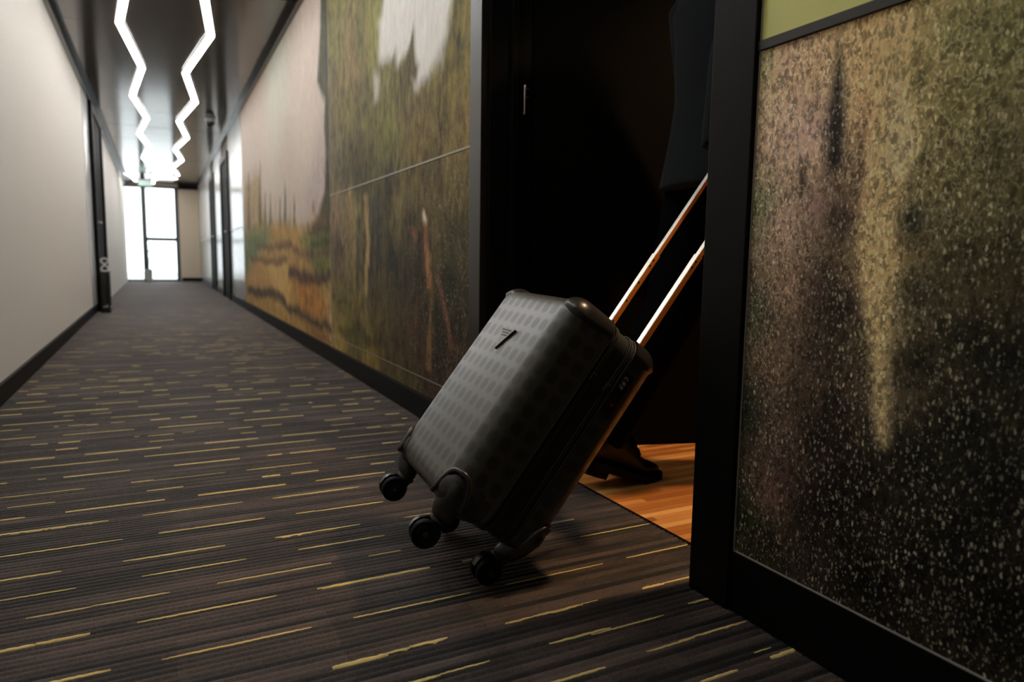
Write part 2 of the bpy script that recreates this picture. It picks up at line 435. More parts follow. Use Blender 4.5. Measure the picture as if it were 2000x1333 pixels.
# end wall
wall_strip('wall_end', [(0.47, 1.0, YEND, YEND+0.12, 0, ZC+0.05), (-0.95, -0.83, YEND, YEND+0.12, 0, ZC+0.05), (-0.95, 0.5, YEND, YEND+0.12, 2.40, ZC+0.05)], M['beige'], 'beige wall beside the window at the far end')
o = MB().box(0.49, 0.95, YEND-0.02, YEND, 0, 0.09).build('baseboard_end', M['blackwood_h']); tag(o, 'short black baseboard on the beige end wall', kind='structure')
o = MB().box(0.47, 0.95, YEND-0.06, YEND, ZC-0.11, ZC).build('trim_4', M['gloss_black']); tag(o, 'black trim over the beige end wall', kind='structure')
wall_strip('wall_back_blocker', [(-0.9, 1.1, YBACK-0.1, YBACK, -0.05, ZC+0.05)], M['plaster'], 'unseen wall added behind the viewpoint to keep sky light out')  # added out of view, blocks world light from the open corridor end
# room behind the door
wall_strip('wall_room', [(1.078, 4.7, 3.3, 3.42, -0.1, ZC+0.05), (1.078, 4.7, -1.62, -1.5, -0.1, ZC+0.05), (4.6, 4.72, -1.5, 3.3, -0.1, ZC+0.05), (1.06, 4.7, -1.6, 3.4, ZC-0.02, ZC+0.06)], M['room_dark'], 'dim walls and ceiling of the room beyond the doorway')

# ------------------------------------------------------------------ ceiling
ceil = MB().box(-1.2, 1.08, YBACK-0.1, YEND+0.2, ZC+0.012, ZC+0.14).build('ceiling', M['black_plastic']); tag(ceil, 'dark glossy panelled corridor ceiling', kind='structure')
yy = 6.58-8*1.21; pm = None
while yy < YEND:
    me_o = MB().box(XL(yy)+0.005 if False else -0.60, 0.915, 0.002, 1.206, ZC, ZC+0.02)
    if pm is None:
        p0 = me_o.build('ceiling_panel', M['ceiling'], ceil, bevel=0.002); pm = p0.data; p0.location = (0, yy, 0)
    else:
        p = bpy.data.objects.new('ceiling_panel', pm); COL.objects.link(p); p.parent = ceil; p.location = (random.uniform(-.001, .001), yy, 0); p.rotation_euler = (random.uniform(-.002, .002), random.uniform(-.002, .002), 0)
    yy += 1.21
left_strip('trim_5', YBACK, YEND, ZC, ZC+0.012, 0.1, M['black_plastic'], None, 'black shadow gap between ceiling panels and the left wall')

# ------------------------------------------------------------------ zigzag LED lights
def zigzag(label, pts, w=0.055):
    root = empty('zigzag_light', (pts[0][0], pts[0][1], ZC)); tag(root, label, 'ceiling light', 'zigzag light lines on the ceiling')
    ox, oy = pts[0]
    P = [Vector((x-ox, y-oy)) for x, y in pts]
    def offs(i, s):
        d0 = (P[i]-P[i-1]).normalized() if i > 0 else (P[1]-P[0]).normalized()
        d1 = (P[i+1]-P[i]).normalized() if i < len(P)-1 else d0
        n0 = Vector((-d0.y, d0.x)); n1 = Vector((-d1.y, d1.x)); n = (n0+n1).normalized()
        return P[i]+n*(s*w/2/max(0.3, n.dot(n0)))
    for i in range(len(P)-1):
        poly = [offs(i, 1), offs(i, -1), offs(i+1, -1), offs(i+1, 1)]
        MB().prism([(p.x, p.y) for p in poly], -0.0215, -0.018).build('light_bar', M['led'], root)
        MB().prism([(p.x, p.y) for p in poly], -0.018, -0.0005).build('mount_rail', M['white_plastic'], root)
Y0 = 6.45
ys = [Y0+1.4*k for k in range(-4, 8)]
lp = [(-0.215 if k % 2 == 0 else -0.088, Y0+1.4*k) for k in range(-4, 8)]+[(-0.16, 17.1)]
rp = [(0.44 if k % 2 == 0 else 0.291, Y0+1.4*k) for k in range(-4, 8)]+[(0.43, 17.65)]
zigzag('long white zigzag light line on the ceiling, nearer the pale left wall', lp)
zigzag('long white zigzag light line on the ceiling, nearer the mural wall', rp)
zigzag('short white light line at the far window, left of the exit sign', [(-0.62, 17.9), (-0.52, 18.5), (-0.46, 19.6)])
zigzag('short bent white light line at the far window, right of the exit sign', [(0.42, 18.45), (0.02, 18.6), (-0.1, 19.2), (-0.08, 19.9)])

# ------------------------------------------------------------------ end window
win = empty('window_1', (-0.17, YEND, 0)); tag(win, 'tall bright window with grey mullions at the end of the corridor', kind='structure')
def wbar(name, x0, x1, z0, z1, d=0.07): return MB().box(x0+0.17, x1+0.17, 0.0, d, z0, z1).build(name, M['frame'], win, bevel=0.004)
wbar('window_frame', -0.83, -0.79, 0.0, 2.42); wbar('window_frame', 0.38, 0.47, 0.0, 2.42)
wbar('window_frame', -0.79, 0.41, 2.36, 2.42); wbar('window_frame', -0.79, 0.41, 0.0, 0.05)
wbar('mullion', -0.385, -0.275, 0.05, 2.36); wbar('transom', -0.275, 0.39, 1.03, 1.12)
for a, b, c, d in ((-0.79, -0.37, 0.05, 2.36), (-0.29, 0.41, 1.10, 2.36), (-0.29, 0.41, 0.05, 1.05)):
    MB().box(a+0.17, b+0.17, 0.03, 0.036, c, d).build('pane', M['glass'], win)
o = MB().box(-6, 6, YEND+0.2, YEND+14, -0.15, -0.05).build('terrace', M['paving']); tag(o, 'pale paved terrace outside the end window', kind='structure')
# plant beside the mullion
pot = empty('potted_plant', (-0.27, 19.75, 0)); tag(pot, 'slim green potted plant in front of the bright end window', 'plant')
MB().lathe([(0.055, 0), (0.075, 0.02), (0.085, 0.3), (0.09, 0.32), (0.075, 0.32), (0.07, 0.28)], (0, 0, 0), (0, 0, 1), 20).build('pot', M['pot'], pot, autosmooth=40)
MB().tube([(0, 0, 0.28), (0.01, 0.0, 0.5), (-0.01, 0, 0.75), (0, 0, 0.9)], [0.012, 0.01, 0.008, 0.004], 8).build('stem', M['bark'], pot, smooth=True)
mb = MB()
for k in range(60):
    z = 0.42+0.5*random.random(); a = random.random()*6.28; L = random.uniform(0.08, 0.15); w = 0.026
    d = Vector((math.cos(a), math.sin(a), 0.5)).normalized(); s = Vector((-math.sin(a), math.cos(a), 0))
    b = Vector((0, 0, z)); c1 = b+d*L*0.5; e = b+d*L+Vector((0, 0, -0.03))
    mb.add([b, c1+s*w, e, c1-s*w, c1+Vector((0, 0, -0.006))], [(0, 1, 4), (1, 2, 4), (2, 3, 4), (3, 0, 4)])
lv = mb.build('leaves', M['leaf'], pot); lv['kind'] = 'stuff'
# exit sign
sg = empty('exit_sign', (-0.24, 18.4, ZC)); tag(sg, 'small pale green emergency exit sign hanging before the end window', 'sign')
MB().box(-0.14, 0.14, -0.012, 0.012, -0.22, -0.08).build('sign_panel', M['sign'], sg, bevel=0.004)
for x in (-0.1, 0.1): MB().box(x-0.006, x+0.006, -0.006, 0.006, -0.08, -0.001).build('hanger', M['steel'], sg)
MB().box(-0.15, 0.15, -0.02, 0.02, -0.1, -0.075).build('sign_housing', M['white_plastic'], sg, bevel=0.004)
# ceiling dome camera
dc = empty('ceiling_camera', (0.66, 10.3, ZC)); tag(dc, 'small black dome camera with pale collar under the ceiling', 'camera')
MB().lathe([(0.062, -0.001), (0.066, -0.01), (0.062, -0.04), (0.05, -0.045)], (0, 0, 0), (0, 0, 1), 24).build('collar', M['white_plastic'], dc, autosmooth=40)
MB().lathe([(0.052, -0.042), (0.055, -0.06), (0.05, -0.085), (0.035, -0.104), (0.012, -0.113), (0.002, -0.114)], (0, 0, 0), (0, 0, 1), 24).build('dome', M['gloss_black'], dc, smooth=True)

# ------------------------------------------------------------------ printed wall panels
def vnoise(x, y, seed):
    r = np.random.RandomState(seed); T = r.rand(256, 256)
    xi = np.floor(x).astype(int); yi = np.floor(y).astype(int); fx = x-xi; fy = y-yi
    fx = fx*fx*(3-2*fx); fy = fy*fy*(3-2*fy)
    g = lambda a, b: T[a % 256, b % 256]
    return (g(xi, yi)*(1-fx)+g(xi+1, yi)*fx)*(1-fy)+(g(xi, yi+1)*(1-fx)+g(xi+1, yi+1)*fx)*fy
def fbm(x, y, seed, o=4):
    s = 0; a = 0.5
    for k in range(o): s = s+a*vnoise(x*2**k+17.3*k, y*2**k-9.1*k, seed+k); a *= 0.5
    return s
def poly_sd(Y, Z, P):
    """signed distance, negative inside"""
    d = np.full(Y.shape, 1e9); ins = np.zeros(Y.shape, bool); n = len(P)
    for i in range(n):
        ax, ay = P[i]; bx, by = P[(i+1) % n]
        ex, ey = bx-ax, by-ay; L = ex*ex+ey*ey+1e-12
        t = np.clip(((Y-ax)*ex+(Z-ay)*ey)/L, 0, 1)
        d = np.minimum(d, np.hypot(Y-ax-t*ex, Z-ay-t*ey))
        if abs(ey) > 1e-12:
            c = ((ay > Z) != (by > Z)) & (Y < ex*(Z-ay)/ey+ax); ins ^= c
    return np.where(ins, -d, d)
class Print:
    def __init__(s, y0, y1, z0, z1, step, stretch=1.0):
        ny = max(2, int((y1-y0)/(step*stretch))+1); nz = max(2, int((z1-z0)/step)+1)
        s.ny, s.nz = ny, nz; s.rng = (y0, y1, z0, z1)
        s.Y, s.Z = np.meshgrid(np.linspace(y0, y1, ny), np.linspace(z0, z1, nz))
        s.c = np.zeros(s.Y.shape+(3,)); s.sp = np.zeros(s.Y.shape)
        n = fbm(s.Y*7+50, s.Z*7+50, 11); n2 = fbm(s.Y*7+150, s.Z*7+90, 23)
        s.wy = s.Y+(n-0.47)*0.09*s.warp; s.wz = s.Z+(n2-0.47)*0.14*s.warp
    warp = 1.0
    def over(s, col, a): s.c = s.c*(1-a[..., None])+lin(col)*a[..., None]
    def poly(s, px, col, feather=0.02, op=1.0, world=False):
        P = px if world else [wall_pt(*p) for p in px]
        d = poly_sd(s.wy, s.wz, P)
        s.over(col, op*np.clip(0.5-d/(2*feather), 0, 1))
    def streak(s, pts, w, col, feather=0.02, op=1.0):
        P = [wall_pt(*p) for p in pts]; d = np.full(s.Y.shape, 1e9)
        for i in range(len(P)-1):
            ax, ay = P[i]; bx, by = P[i+1]; ex, ey = bx-ax, by-ay; L = ex*ex+ey*ey+1e-12
            t = np.clip(((s.wy-ax)*ex+(s.wz-ay)*ey)/L, 0, 1); ww = w[i]+(w[i+1]-w[i])*t if isinstance(w, (list, tuple)) else w
            d = np.minimum(d, np.hypot(s.wy-ax-t*ex, s.wz-ay-t*ey)-ww)
        s.over(col, op*np.clip(0.5-d/(2*feather), 0, 1))
    def idw(s, pts, power=2.5, scale=(1, 1)):
        W = 0; C = 0
        for px, py, col in pts:
            y, z = wall_pt(px, py); d = np.hypot((s.wy-y)*scale[0], (s.wz-z)*scale[1])+0.02
            w = d**-power; W = W+w; C = C+w[..., None]*lin(col)
        s.c = C/W[..., None]
    def build(s, name, mt, parent, gain, loc_parent, thick=0.013):
        y0, y1, z0, z1 = s.rng; ny, nz = s.ny, s.nz
        v = np.stack([np.full(s.Y.size, XR), s.Y.ravel(), s.Z.ravel()], 1) - np.array(loc_parent)
        idx = np.arange(ny*nz).reshape(nz, ny)
        f = np.stack([idx[:-1, :-1].ravel(), idx[1:, :-1].ravel(), idx[1:, 1:].ravel(), idx[:-1, 1:].ravel()], 1).tolist()
        # thickness: side walls and back
        n = len(v); back = np.array([[XR+thick, y0, z0], [XR+thick, y1, z0], [XR+thick, y1, z1], [XR+thick, y0, z1]])-np.array(loc_parent)
        v = np.vstack([v, back]); A, B, C_, D = idx[0, 0], idx[0, -1], idx[-1, -1], idx[-1, 0]
        f += [[int(A)]+[n]+[n+1]+[int(B)], [int(B), n+1, n+2, int(C_)], [int(C_), n+2, n+3, int(D)], [int(D), n+3, n, int(A)], [n+3, n+2, n+1, n]]
        me = bpy.data.meshes.new(name); me.from_pydata(v.tolist(), [], f); me.update()
        ca = me.color_attributes.new('print', 'FLOAT_COLOR', 'POINT')
        col = np.ones((len(v), 4)); cc = s.c.reshape(-1, 3)*gain; col[:n, :3] = cc/np.maximum(1.0, cc.max(-1, keepdims=True)/0.85); col[n:, :3] = 0.05
        ca.data.foreach_set('color', col.astype(np.float32).ravel())
        at = me.attributes.new('speck', 'FLOAT', 'POINT')
        at.data.foreach_set('value', np.concatenate([s.sp.ravel(), np.zeros(4)]).astype(np.float32))
        o = link(name, me, mt, parent)
        return o
def print_material(name, stroke=(3.0, 26.0, 7.0), amp=0.55, rough=0.6, dot=95.0, spec=0.15):
    mt = mat(name, rough=rough, spec=spec); g = N(mt); c = g.coord()
    a = g.new('ShaderNodeAttribute', attribute_name='print').outputs['Color']
    sp = g.new('ShaderNodeAttribute', attribute_name='speck').outputs['Fac']
    st = g.noise(g.mapping(c, stroke), 1.6, 5, 0.62, 0.4)[0]
    st2 = g.noise(g.mapping(c, (2.0, 7.0, 3.0)), 1.7, 4, 0.62, 0.9)[0]
    lum = g.new('ShaderNodeRGBToBW'); g.put(lum.inputs[0], a)
    weak = g.maprange(lum.outputs[0], 0.12, 0.45, 1.0, 0.14)
    kk = g.math('ADD', g.math('MULTIPLY', g.math('SUBTRACT', st, 0.5), amp*3.6), g.math('MULTIPLY', g.math('SUBTRACT', st2, 0.5), amp*3.4))
    k = g.math('MAXIMUM', g.math('ADD', 1.0, g.math('MULTIPLY', kk, weak)), 0.2)
    col = g.mix(1.0, a, g.comb(k, k, k), 'MULTIPLY')
    dist = g.noise(c, dot*0.63, 2)[1]
    vm = g.new('ShaderNodeVectorMath', operation='MULTIPLY_ADD'); g.put(vm.inputs[0], dist); vm.inputs[1].default_value = (1.1/dot, 1.1/dot, 2.0/dot); g.put(vm.inputs[2], c)
    def dabs(scale, zs, rad, cut):
        v = g.new('ShaderNodeTexVoronoi'); v.inputs['Scale'].default_value = scale; g.put(v.inputs['Vector'], g.mapping(vm.outputs[0], (1, 1.0, zs)))
        rx, ry, rz = g.xyz(v.outputs['Color'])
        rr_ = g.math('ADD', g.math('MULTIPLY', rx, rad), 0.06)
        m_ = g.maprange(v.outputs['Distance'], rr_, g.math('ADD', rr_, 0.10), 1.0, 0.0)
        return g.math('MULTIPLY', g.math('MULTIPLY', m_, g.math('GREATER_THAN', rz, cut)), g.maprange(ry, 0.0, 1.0, 0.25, 1.0))
    dots = g.math('MAXIMUM', dabs(dot, 0.48, 0.26, 0.35), g.math('MULTIPLY', dabs(dot*1.7, 0.6, 0.30, 0.25), 0.55))
    sq = g.noise(g.mapping(vm.outputs[0], (1, 1, 0.75)), dot*0.65, 1, 0.4)[0]
    worm = g.maprange(g.math('ABSOLUTE', g.math('SUBTRACT', sq, 0.5)), 0.008, 0.035, 1.0, 0.0)
    big = g.maprange(g.noise(c, 9, 3)[0], 0.34, 0.56, 0.45, 1.0)
    mk = g.math('MULTIPLY', g.math('MAXIMUM', dots, g.math('MULTIPLY', worm, g.maprange(lum.outputs[0], 0.03, 0.22, 0.04, 0.5))), g.math('MULTIPLY', sp, big), clamp=True)
    lc = g.mix(1.0, g.mix(1.0, col, (1.6, 1.6, 1.5), 'MULTIPLY'), (0.60, 0.56, 0.40), 'ADD')
    dk = g.maprange(g.noise(g.mapping(vm.outputs[0], (1, 1, 0.6)), dot*0.8, 1)[0], 0.38, 0.56, 0.5, 1.08)
    dk = g.math('ADD', g.math('MULTIPLY', sp, g.math('SUBTRACT', dk, 1.0)), 1.0)
    col = g.mix(1.0, col, g.comb(dk, dk, dk), 'MULTIPLY')
    g.base(g.mix(mk, col, lc)); g.bump(st, 0.05, 0.001)
    return mt
M['print'] = print_material('landscape_print', stroke=(3.0, 20.0, 9.0), amp=0.8)
M['print_dots'] = print_material('dotted_tree_print', stroke=(3, 18, 6), amp=0.3, rough=0.6, dot=150.0)
GAIN = 1.15

def paint_far(p):
    Print_sky = [(480, 0, (196, 178, 168)), (600, 60, (200, 184, 172)), (540, 140, (178, 178, 164)), (500, 220, (186, 168, 154)), (600, 250, (188, 174, 160)), (560, 330, (176, 162, 150)), (500, 300, (178, 164, 152)), (620, 400, (166, 152, 146))]
    p.idw(Print_sky)
    warp = (p.wy.copy(), p.wz.copy()); p.wy = p.Y+(p.wy-p.Y)*0.6; p.wz = p.Z+(p.wz-p.Z)*0.6
    # far town and cypresses
    p.poly([(478, 350), (492, 345), (500, 330), (508, 352), (515, 425), (560, 440), (610, 445), (646, 440), (646, 470), (478, 470)], (150, 128, 92), 0.10, 0.9)
    for x, y0, y1, w, col in ((486, 345, 440, .16, (112, 84, 62)), (500, 350, 440, .10, (166, 140, 100)), (508, 322, 430, .13, (92, 84, 56)), (518, 380, 440, .10, (122, 92, 66)), (528, 388, 440, .10, (70, 86, 64)), (538, 395, 440, .08, (170, 150, 112)),
                              (547, 392, 440, .06, (84, 76, 58)), (557, 360, 440, .08, (78, 84, 58)), (566, 400, 442, .05, (160, 138, 104)), (575, 380, 440, .055, (80, 78, 54)), (612, 405, 436, .05, (196, 158, 96)), (612, 393, 408, .035, (130, 78, 52))):
        p.streak([(x, y0), (x, y1)], [w*0.25, w*0.8], col, 0.03)
    # field
    p.poly([(478, 455), (510, 440), (560, 438), (600, 448), (620, 425), (646, 405), (646, 760), (478, 760)], (158, 124, 70), 0.05)
    p.poly([(478, 455), (520, 440), (530, 470), (505, 500), (490, 530), (478, 540)], (86, 104, 66), 0.1, .9)
    p.poly([(600, 450), (646, 430), (646, 560), (622, 555), (600, 500), (585, 470)], (92, 96, 46), 0.06, .9)
    p.poly([(485, 520), (520, 500), (560, 520), (570, 590), (530, 575), (485, 565)], (168, 128, 72), 0.08, .8)
    p.poly([(520, 520), (560, 500), (566, 610), (540, 590)], (184, 152, 92), 0.07, .8)
    p.poly([(570, 550), (620, 550), (640, 620), (590, 610)], (158, 104, 50), 0.05, .8)
    for pts, w, col in (([(500, 480), (530, 485), (565, 478), (600, 500), (646, 490)], .03, (96, 74, 50)), ([(490, 505), (530, 512), (560, 505)], .03, (100, 76, 48)),
                        ([(565, 532), (590, 540), (620, 545), (646, 540)], [.05, .05, .04, .03], (72, 48, 44)), ([(484, 566), (510, 574), (530, 570), (548, 582), (562, 602), (585, 610), (612, 628), (646, 640)], [.05, .05, .05, .05, .04, .035, .03, .03], (62, 52, 46)),
                        ([(610, 475), (646, 468)], .03, (58, 66, 34)), ([(600, 640), (646, 668)], .02, (110, 70, 40))):
        p.streak(pts, w, col, 0.025, .9)
    # dark tree at the joint
    p.poly([(600, 445), (622, 418), (632, 380), (646, 360), (646, 440), (620, 450)], (96, 72, 44), 0.03)
    p.poly([(600, 455), (620, 438), (646, 436), (646, 452), (612, 458)], (60, 58, 34), 0.03)
    p.poly([(626, -200), (650, -200), (650, 420), (628, 415), (634, 370), (636, 300), (632, 240), (634, 200), (620, 160), (622, 120), (626, 60)], (62, 60, 38), 0.03)
    p.poly([(634, -200), (650, -200), (650, 420), (640, 400), (640, 200)], (46, 42, 30), 0.03, .7)
    p.streak([(640, 170), (646, 240), (645, 330)], .015, (150, 140, 110), 0.02, .6)
    p.wy, p.wz = warp

def paint_mid(p):
    p.idw([(660, 30, (110, 104, 58)), (700, 80, (104, 96, 54)), (690, 120, (128, 104, 66)), (730, 60, (124, 120, 62)), (680, 200, (108, 98, 52)), (720, 230, (98, 90, 50)), (700, 300, (78, 68, 44)), (760, 260, (112, 108, 54)), (800, 220, (104, 90, 54)), (860, 60, (96, 90, 40)),
           (900, 40, (112, 104, 48)), (880, 200, (110, 94, 46)), (820, 280, (106, 88, 46)), (900, 260, (116, 98, 52)), (760, 350, (66, 58, 42)), (700, 350, (70, 66, 46)), (660, 330, (98, 92, 68)), (850, 340, (88, 74, 44)), (900, 370, (104, 90, 50)), (660, 420, (124, 104, 80)), (690, 440, (128, 116, 76)),
           (735, 430, (60, 58, 46)), (780, 400, (104, 92, 56)), (800, 440, (66, 56, 40)), (770, 500, (46, 42, 34)), (860, 430, (90, 76, 46)), (900, 470, (62, 56, 36)), (660, 500, (84, 68, 56)), (720, 520, (52, 48, 40)), (800, 540, (50, 44, 34)), (880, 560, (40, 38, 28)), (660, 570, (104, 90, 52)),
           (700, 590, (112, 96, 56)), (680, 620, (98, 92, 46)), (760, 590, (72, 62, 40)), (740, 650, (90, 76, 44)), (700, 650, (70, 66, 38)), (800, 640, (66, 50, 34)), (860, 640, (46, 38, 28)), (910, 600, (52, 46, 32)), (780, 700, (64, 50, 32)), (850, 740, (56, 40, 30)), (900, 720, (70, 50, 34)), (660, 675, (148, 122, 66)), (720, 705, (128, 108, 54)), (780, 745, (78, 72, 40))], 3.0)
    w0 = (p.wy.copy(), p.wz.copy()); p.wy = p.Y+(p.wy-p.Y)*0.8; p.wz = p.Z+(p.wz-p.Z)*0.9
    # sky gap
    p.poly([(748, -260), (752, 0), (740, 60), (742, 105), (748, 112), (757, 100), (764, 120), (770, 95), (778, 130), (786, 112), (800, 120), (806, 150), (815, 170), (822, 150), (838, 152), (846, 140), (858, 118), (870, 70), (884, 20), (890, -60), (890, -260)], (206, 202, 196), 0.035)
    p.poly([(728, 150), (735, 130), (742, 135), (738, 180), (730, 200)], (188, 182, 168), 0.03, .8)
    # cypress spire and bushes in front of the gap
    p.poly([(804, 46), (810, 70), (812, 105), (818, 118), (814, 150), (800, 165), (780, 175), (788, 140), (796, 100), (800, 80)], (88, 78, 46), 0.022)
    p.poly([(760, 115), (768, 110), (772, 150), (770, 180), (752, 185)], (112, 106, 62), 0.025, .9)
    p.poly([(838, 160), (850, 120), (868, 80), (884, 0), (922, -200), (926, 160), (880, 190)], (112, 98, 46), 0.04, .85)
    for pts, w, col, op in (([(682, 392), (684, 440), (688, 480)], .035, (146, 118, 84), .9), ([(716, 388), (717, 470), (716, 560)], [.04, .035, .03], (158, 132, 88), .9), ([(662, 400), (664, 450)], .03, (110, 88, 72), .8), ([(700, 440), (700, 560)], .04, (56, 52, 44), .7), ([(735, 400), (738, 500)], .03, (58, 56, 48), .7),
                            ([(828, 408), (832, 425)], [.018, .02], (222, 206, 182), 1), ([(830, 435), (832, 470), (836, 540)], [.022, .03, .02], (146, 92, 66), .9), ([(834, 500), (842, 600), (838, 715)], [.03, .02, .03], (132, 100, 58), .5), ([(850, 530), (862, 580), (876, 640), (880, 680)], [.010, .014, .014, .008], (150, 96, 74), .6),
                            ([(800, 440), (812, 470)], .02, (130, 90, 66), .8), ([(818, 470), (822, 560), (820, 700)], .035, (52, 36, 28), .8), ([(855, 620), (860, 720)], .05, (40, 36, 26), .6), ([(660, 650), (700, 640), (760, 690)], .03, (54, 50, 30), .6)):
        p.streak(pts, w, col, 0.016, op)
    p.wy, p.wz = w0
    # a fine grain towards the viewer
    p.sp = np.clip((3.6-p.Y)/1.6, 0, 1)*np.clip((1.5-p.Z)/1.0, 0.05, 1)*0.55

# --- long landscape mural
ML = (XR, 5.7, 0.1); mural = empty('landscape_mural', ML)
tag(mural, 'long printed landscape of trees, path and pink sky between the two doorways', 'mural')
P1 = Print(4.374, 9.33, 0.1, ZC-0.07, 0.02, 1.4); paint_far(P1); P1.build('mural_panel', M['print'], mural, GAIN, ML)['label'] = 'panel with pink sky above a tan field path'
P2 = Print(2.188, 4.368, 1.033, ZC-0.07, 0.013); paint_mid(P2); P2.build('mural_panel', M['print'], mural, GAIN, ML)['label'] = 'upper panel of green trees around a pale sky gap'
P3 = Print(2.188, 4.368, 0.172, 1.027, 0.011); paint_mid(P3); P3.build('mural_panel', M['print'], mural, GAIN, ML)['label'] = 'lower panel of dark woodland with a walking figure'
P4 = Print(2.188, 4.368, 0.1, 0.168, 0.012); paint_mid(P4); P4.build('mural_panel', M['print'], mural, GAIN, ML)
def trim_on(parent, loc, name, y0, y1, z0, z1, mt, proud=0.003):
    return MB().box(XR-proud-loc[0], XR+0.012-loc[0], y0-loc[1], y1-loc[1], z0-loc[2], z1-loc[2]).build(name, mt, parent)
trim_on(mural, ML, 'joint_strip', 2.188, 4.368, 1.0265, 1.0335, M['joint'], 0.002)
trim_on(mural, ML, 'joint_strip', 2.188, 4.368, 0.168, 0.172, M['joint'], 0.001)
trim_on(mural, ML, 'joint_strip', 4.368, 4.374, 0.1, ZC-0.07, M['joint'], 0.0015)
trim_on(mural, ML, 'edge_strip', 2.180, 2.188, 0.1, ZC-0.07, M['joint'], 0.003)
trim_on(mural, ML, 'edge_strip', 9.33, 9.345, 0.1, ZC-0.07, M['joint'], 0.003)
# --- pale panels further along
def paint_pale(p, base):
    p.c[:] = lin(base)
    p.c *= (0.8+0.4*fbm(p.Y*5, p.Z*3, 40))[..., None]
for (a, b, lab) in ((9.345, 11.2, 'pale glossy wall panels just before the first far black door'), (12.5, 14.2, 'pale glossy wall panels between the two far black doors'), (15.3, YEND-0.02, 'pale glossy wall panels beside the end window')):
    L0 = (XR, a, 0.1); r = empty('wall_panelling', L0); tag(r, lab, 'wall panel', 'pale panels of the far mural wall')
    for z0, z1, bc in ((0.1, 1.025, (150, 152, 146)), (1.035, ZC-0.07, (196, 194, 192))):
        q = Print(a, b, z0, z1, 0.05, 2); paint_pale(q, bc); q.build('panel', M['print_pale'] if 'print_pale' in M else M.setdefault('print_pale', print_material('pale_print', amp=0.08, rough=0.2, spec=0.4)), r, 1.0, L0)
    trim_on(r, L0, 'joint_strip', a, b, 1.025, 1.035, M['alu'], 0.003)
    if a > 12: right_box('baseboard_far', a, b, 0, 0.098, 0.012, M['blackwood_h'], 'black baseboard under the '+lab)

# --- near dotted mural
def paint_near(p):
    p.warp = 1
    p.idw([(1490, 130, (120, 112, 78)), (1490, 400, (96, 94, 66)), (1475, 600, (70, 68, 50)), (1460, 800, (40, 46, 32)), (1450, 1000, (44, 46, 28)), (1540, 120, (150, 122, 96)), (1550, 250, (142, 116, 98)), (1540, 420, (126, 100, 84)), (1540, 560, (110, 84, 66)), (1520, 700, (92, 70, 54)), (1520, 850, (82, 60, 50)), (1510, 960, (84, 62, 52)), (1500, 1060, (44, 38, 26)),
           (1590, 110, (150, 122, 88)), (1595, 250, (138, 112, 98)), (1600, 400, (118, 92, 80)), (1600, 560, (70, 50, 42)), (1600, 700, (64, 48, 38)), (1600, 860, (40, 28, 24)), (1590, 1000, (36, 26, 22)), (1640, 420, (56, 42, 36)), (1640, 600, (44, 32, 26)), (1640, 800, (36, 26, 22)), (1640, 1000, (26, 20, 16)), (1690, 80, (176, 144, 92)), (1720, 200, (174, 144, 92)), (1690, 380, (120, 88, 64)), (1690, 560, (90, 68, 48)), (1690, 760, (70, 54, 40)), (1690, 950, (34, 26, 22)), (1690, 1120, (24, 20, 16)),
           (1740, 60, (190, 160, 104)), (1735, 260, (180, 158, 108)), (1715, 400, (172, 144, 92)), (1710, 520, (164, 138, 86)), (1715, 640, (112, 98, 64)), (1720, 780, (84, 72, 50)), (1790, 40, (104, 92, 54)), (1790, 160, (98, 90, 50)), (1790, 300, (84, 78, 42)), (1780, 420, (36, 42, 30)), (1780, 560, (52, 50, 34)), (1780, 700, (40, 38, 26)), (1780, 900, (26, 26, 18)), (1780, 1100, (26, 22, 18)),
           (1870, 60, (100, 94, 52)), (1870, 200, (92, 84, 46)), (1870, 350, (82, 74, 42)), (1870, 500, (56, 52, 32)), (1870, 650, (30, 30, 20)), (1870, 850, (24, 26, 18)), (1870, 1050, (22, 22, 16)), (1960, 80, (92, 88, 48)), (1960, 300, (78, 70, 38)), (1960, 480, (58, 54, 30)), (1960, 700, (26, 28, 18)), (1960, 950, (22, 22, 16)), (1960, 1200, (20, 18, 14)), (2100, 300, (70, 70, 40)), (2200, 800, (26, 28, 20))], 3.2)
    w0 = (p.wy.copy(), p.wz.copy()); p.wy = p.Y+(p.wy-p.Y)*0.22; p.wz = p.Z+(p.wz-p.Z)*0.3
    p.streak([(1641, 60), (1637, 160), (1632, 250), (1628, 320)], [.003, .014, .02, .015], (34, 28, 26), 0.012, .95)
    p.streak([(1686, 175), (1686, 240), (1680, 330)], [.004, .015, .01], (92, 60, 44), 0.014, .8)
    p.streak([(1570, 320), (1569, 350), (1568, 375)], [.003, .008, .004], (62, 46, 40), 0.012, .85)
    p.streak([(1655, 330), (1640, 420), (1625, 560), (1640, 700)], [.02, .03, .04, .03], (44, 32, 28), 0.04, .6)
    p.streak([(1745, 40), (1740, 200), (1732, 300), (1712, 420), (1705, 560), (1716, 680), (1722, 860)], [.014, .016, .018, .016, .012, .004, .0], (204, 176, 118), 0.02, .6)
    p.streak([(1748, 160), (1762, 290), (1748, 330)], [.004, .02, .01], (190, 172, 126), 0.014, .6)
    p.wy, p.wz = w0
    lum_ = p.c.mean(-1, keepdims=True); p.c = lum_+(p.c-lum_)*0.9; p.c = p.c*np.clip((p.c.mean(-1, keepdims=True)/0.10)**0.42, 0.22, 1.35)
    p.sp = np.full(p.Y.shape, 1.0)
NL = (XR, 0.2, 0.115); near = empty('dotted_mural', NL)
tag(near, 'near printed panel of dark olive tree trunks made of pale dabs, framed in black', 'mural')
Print.warp = 0.25
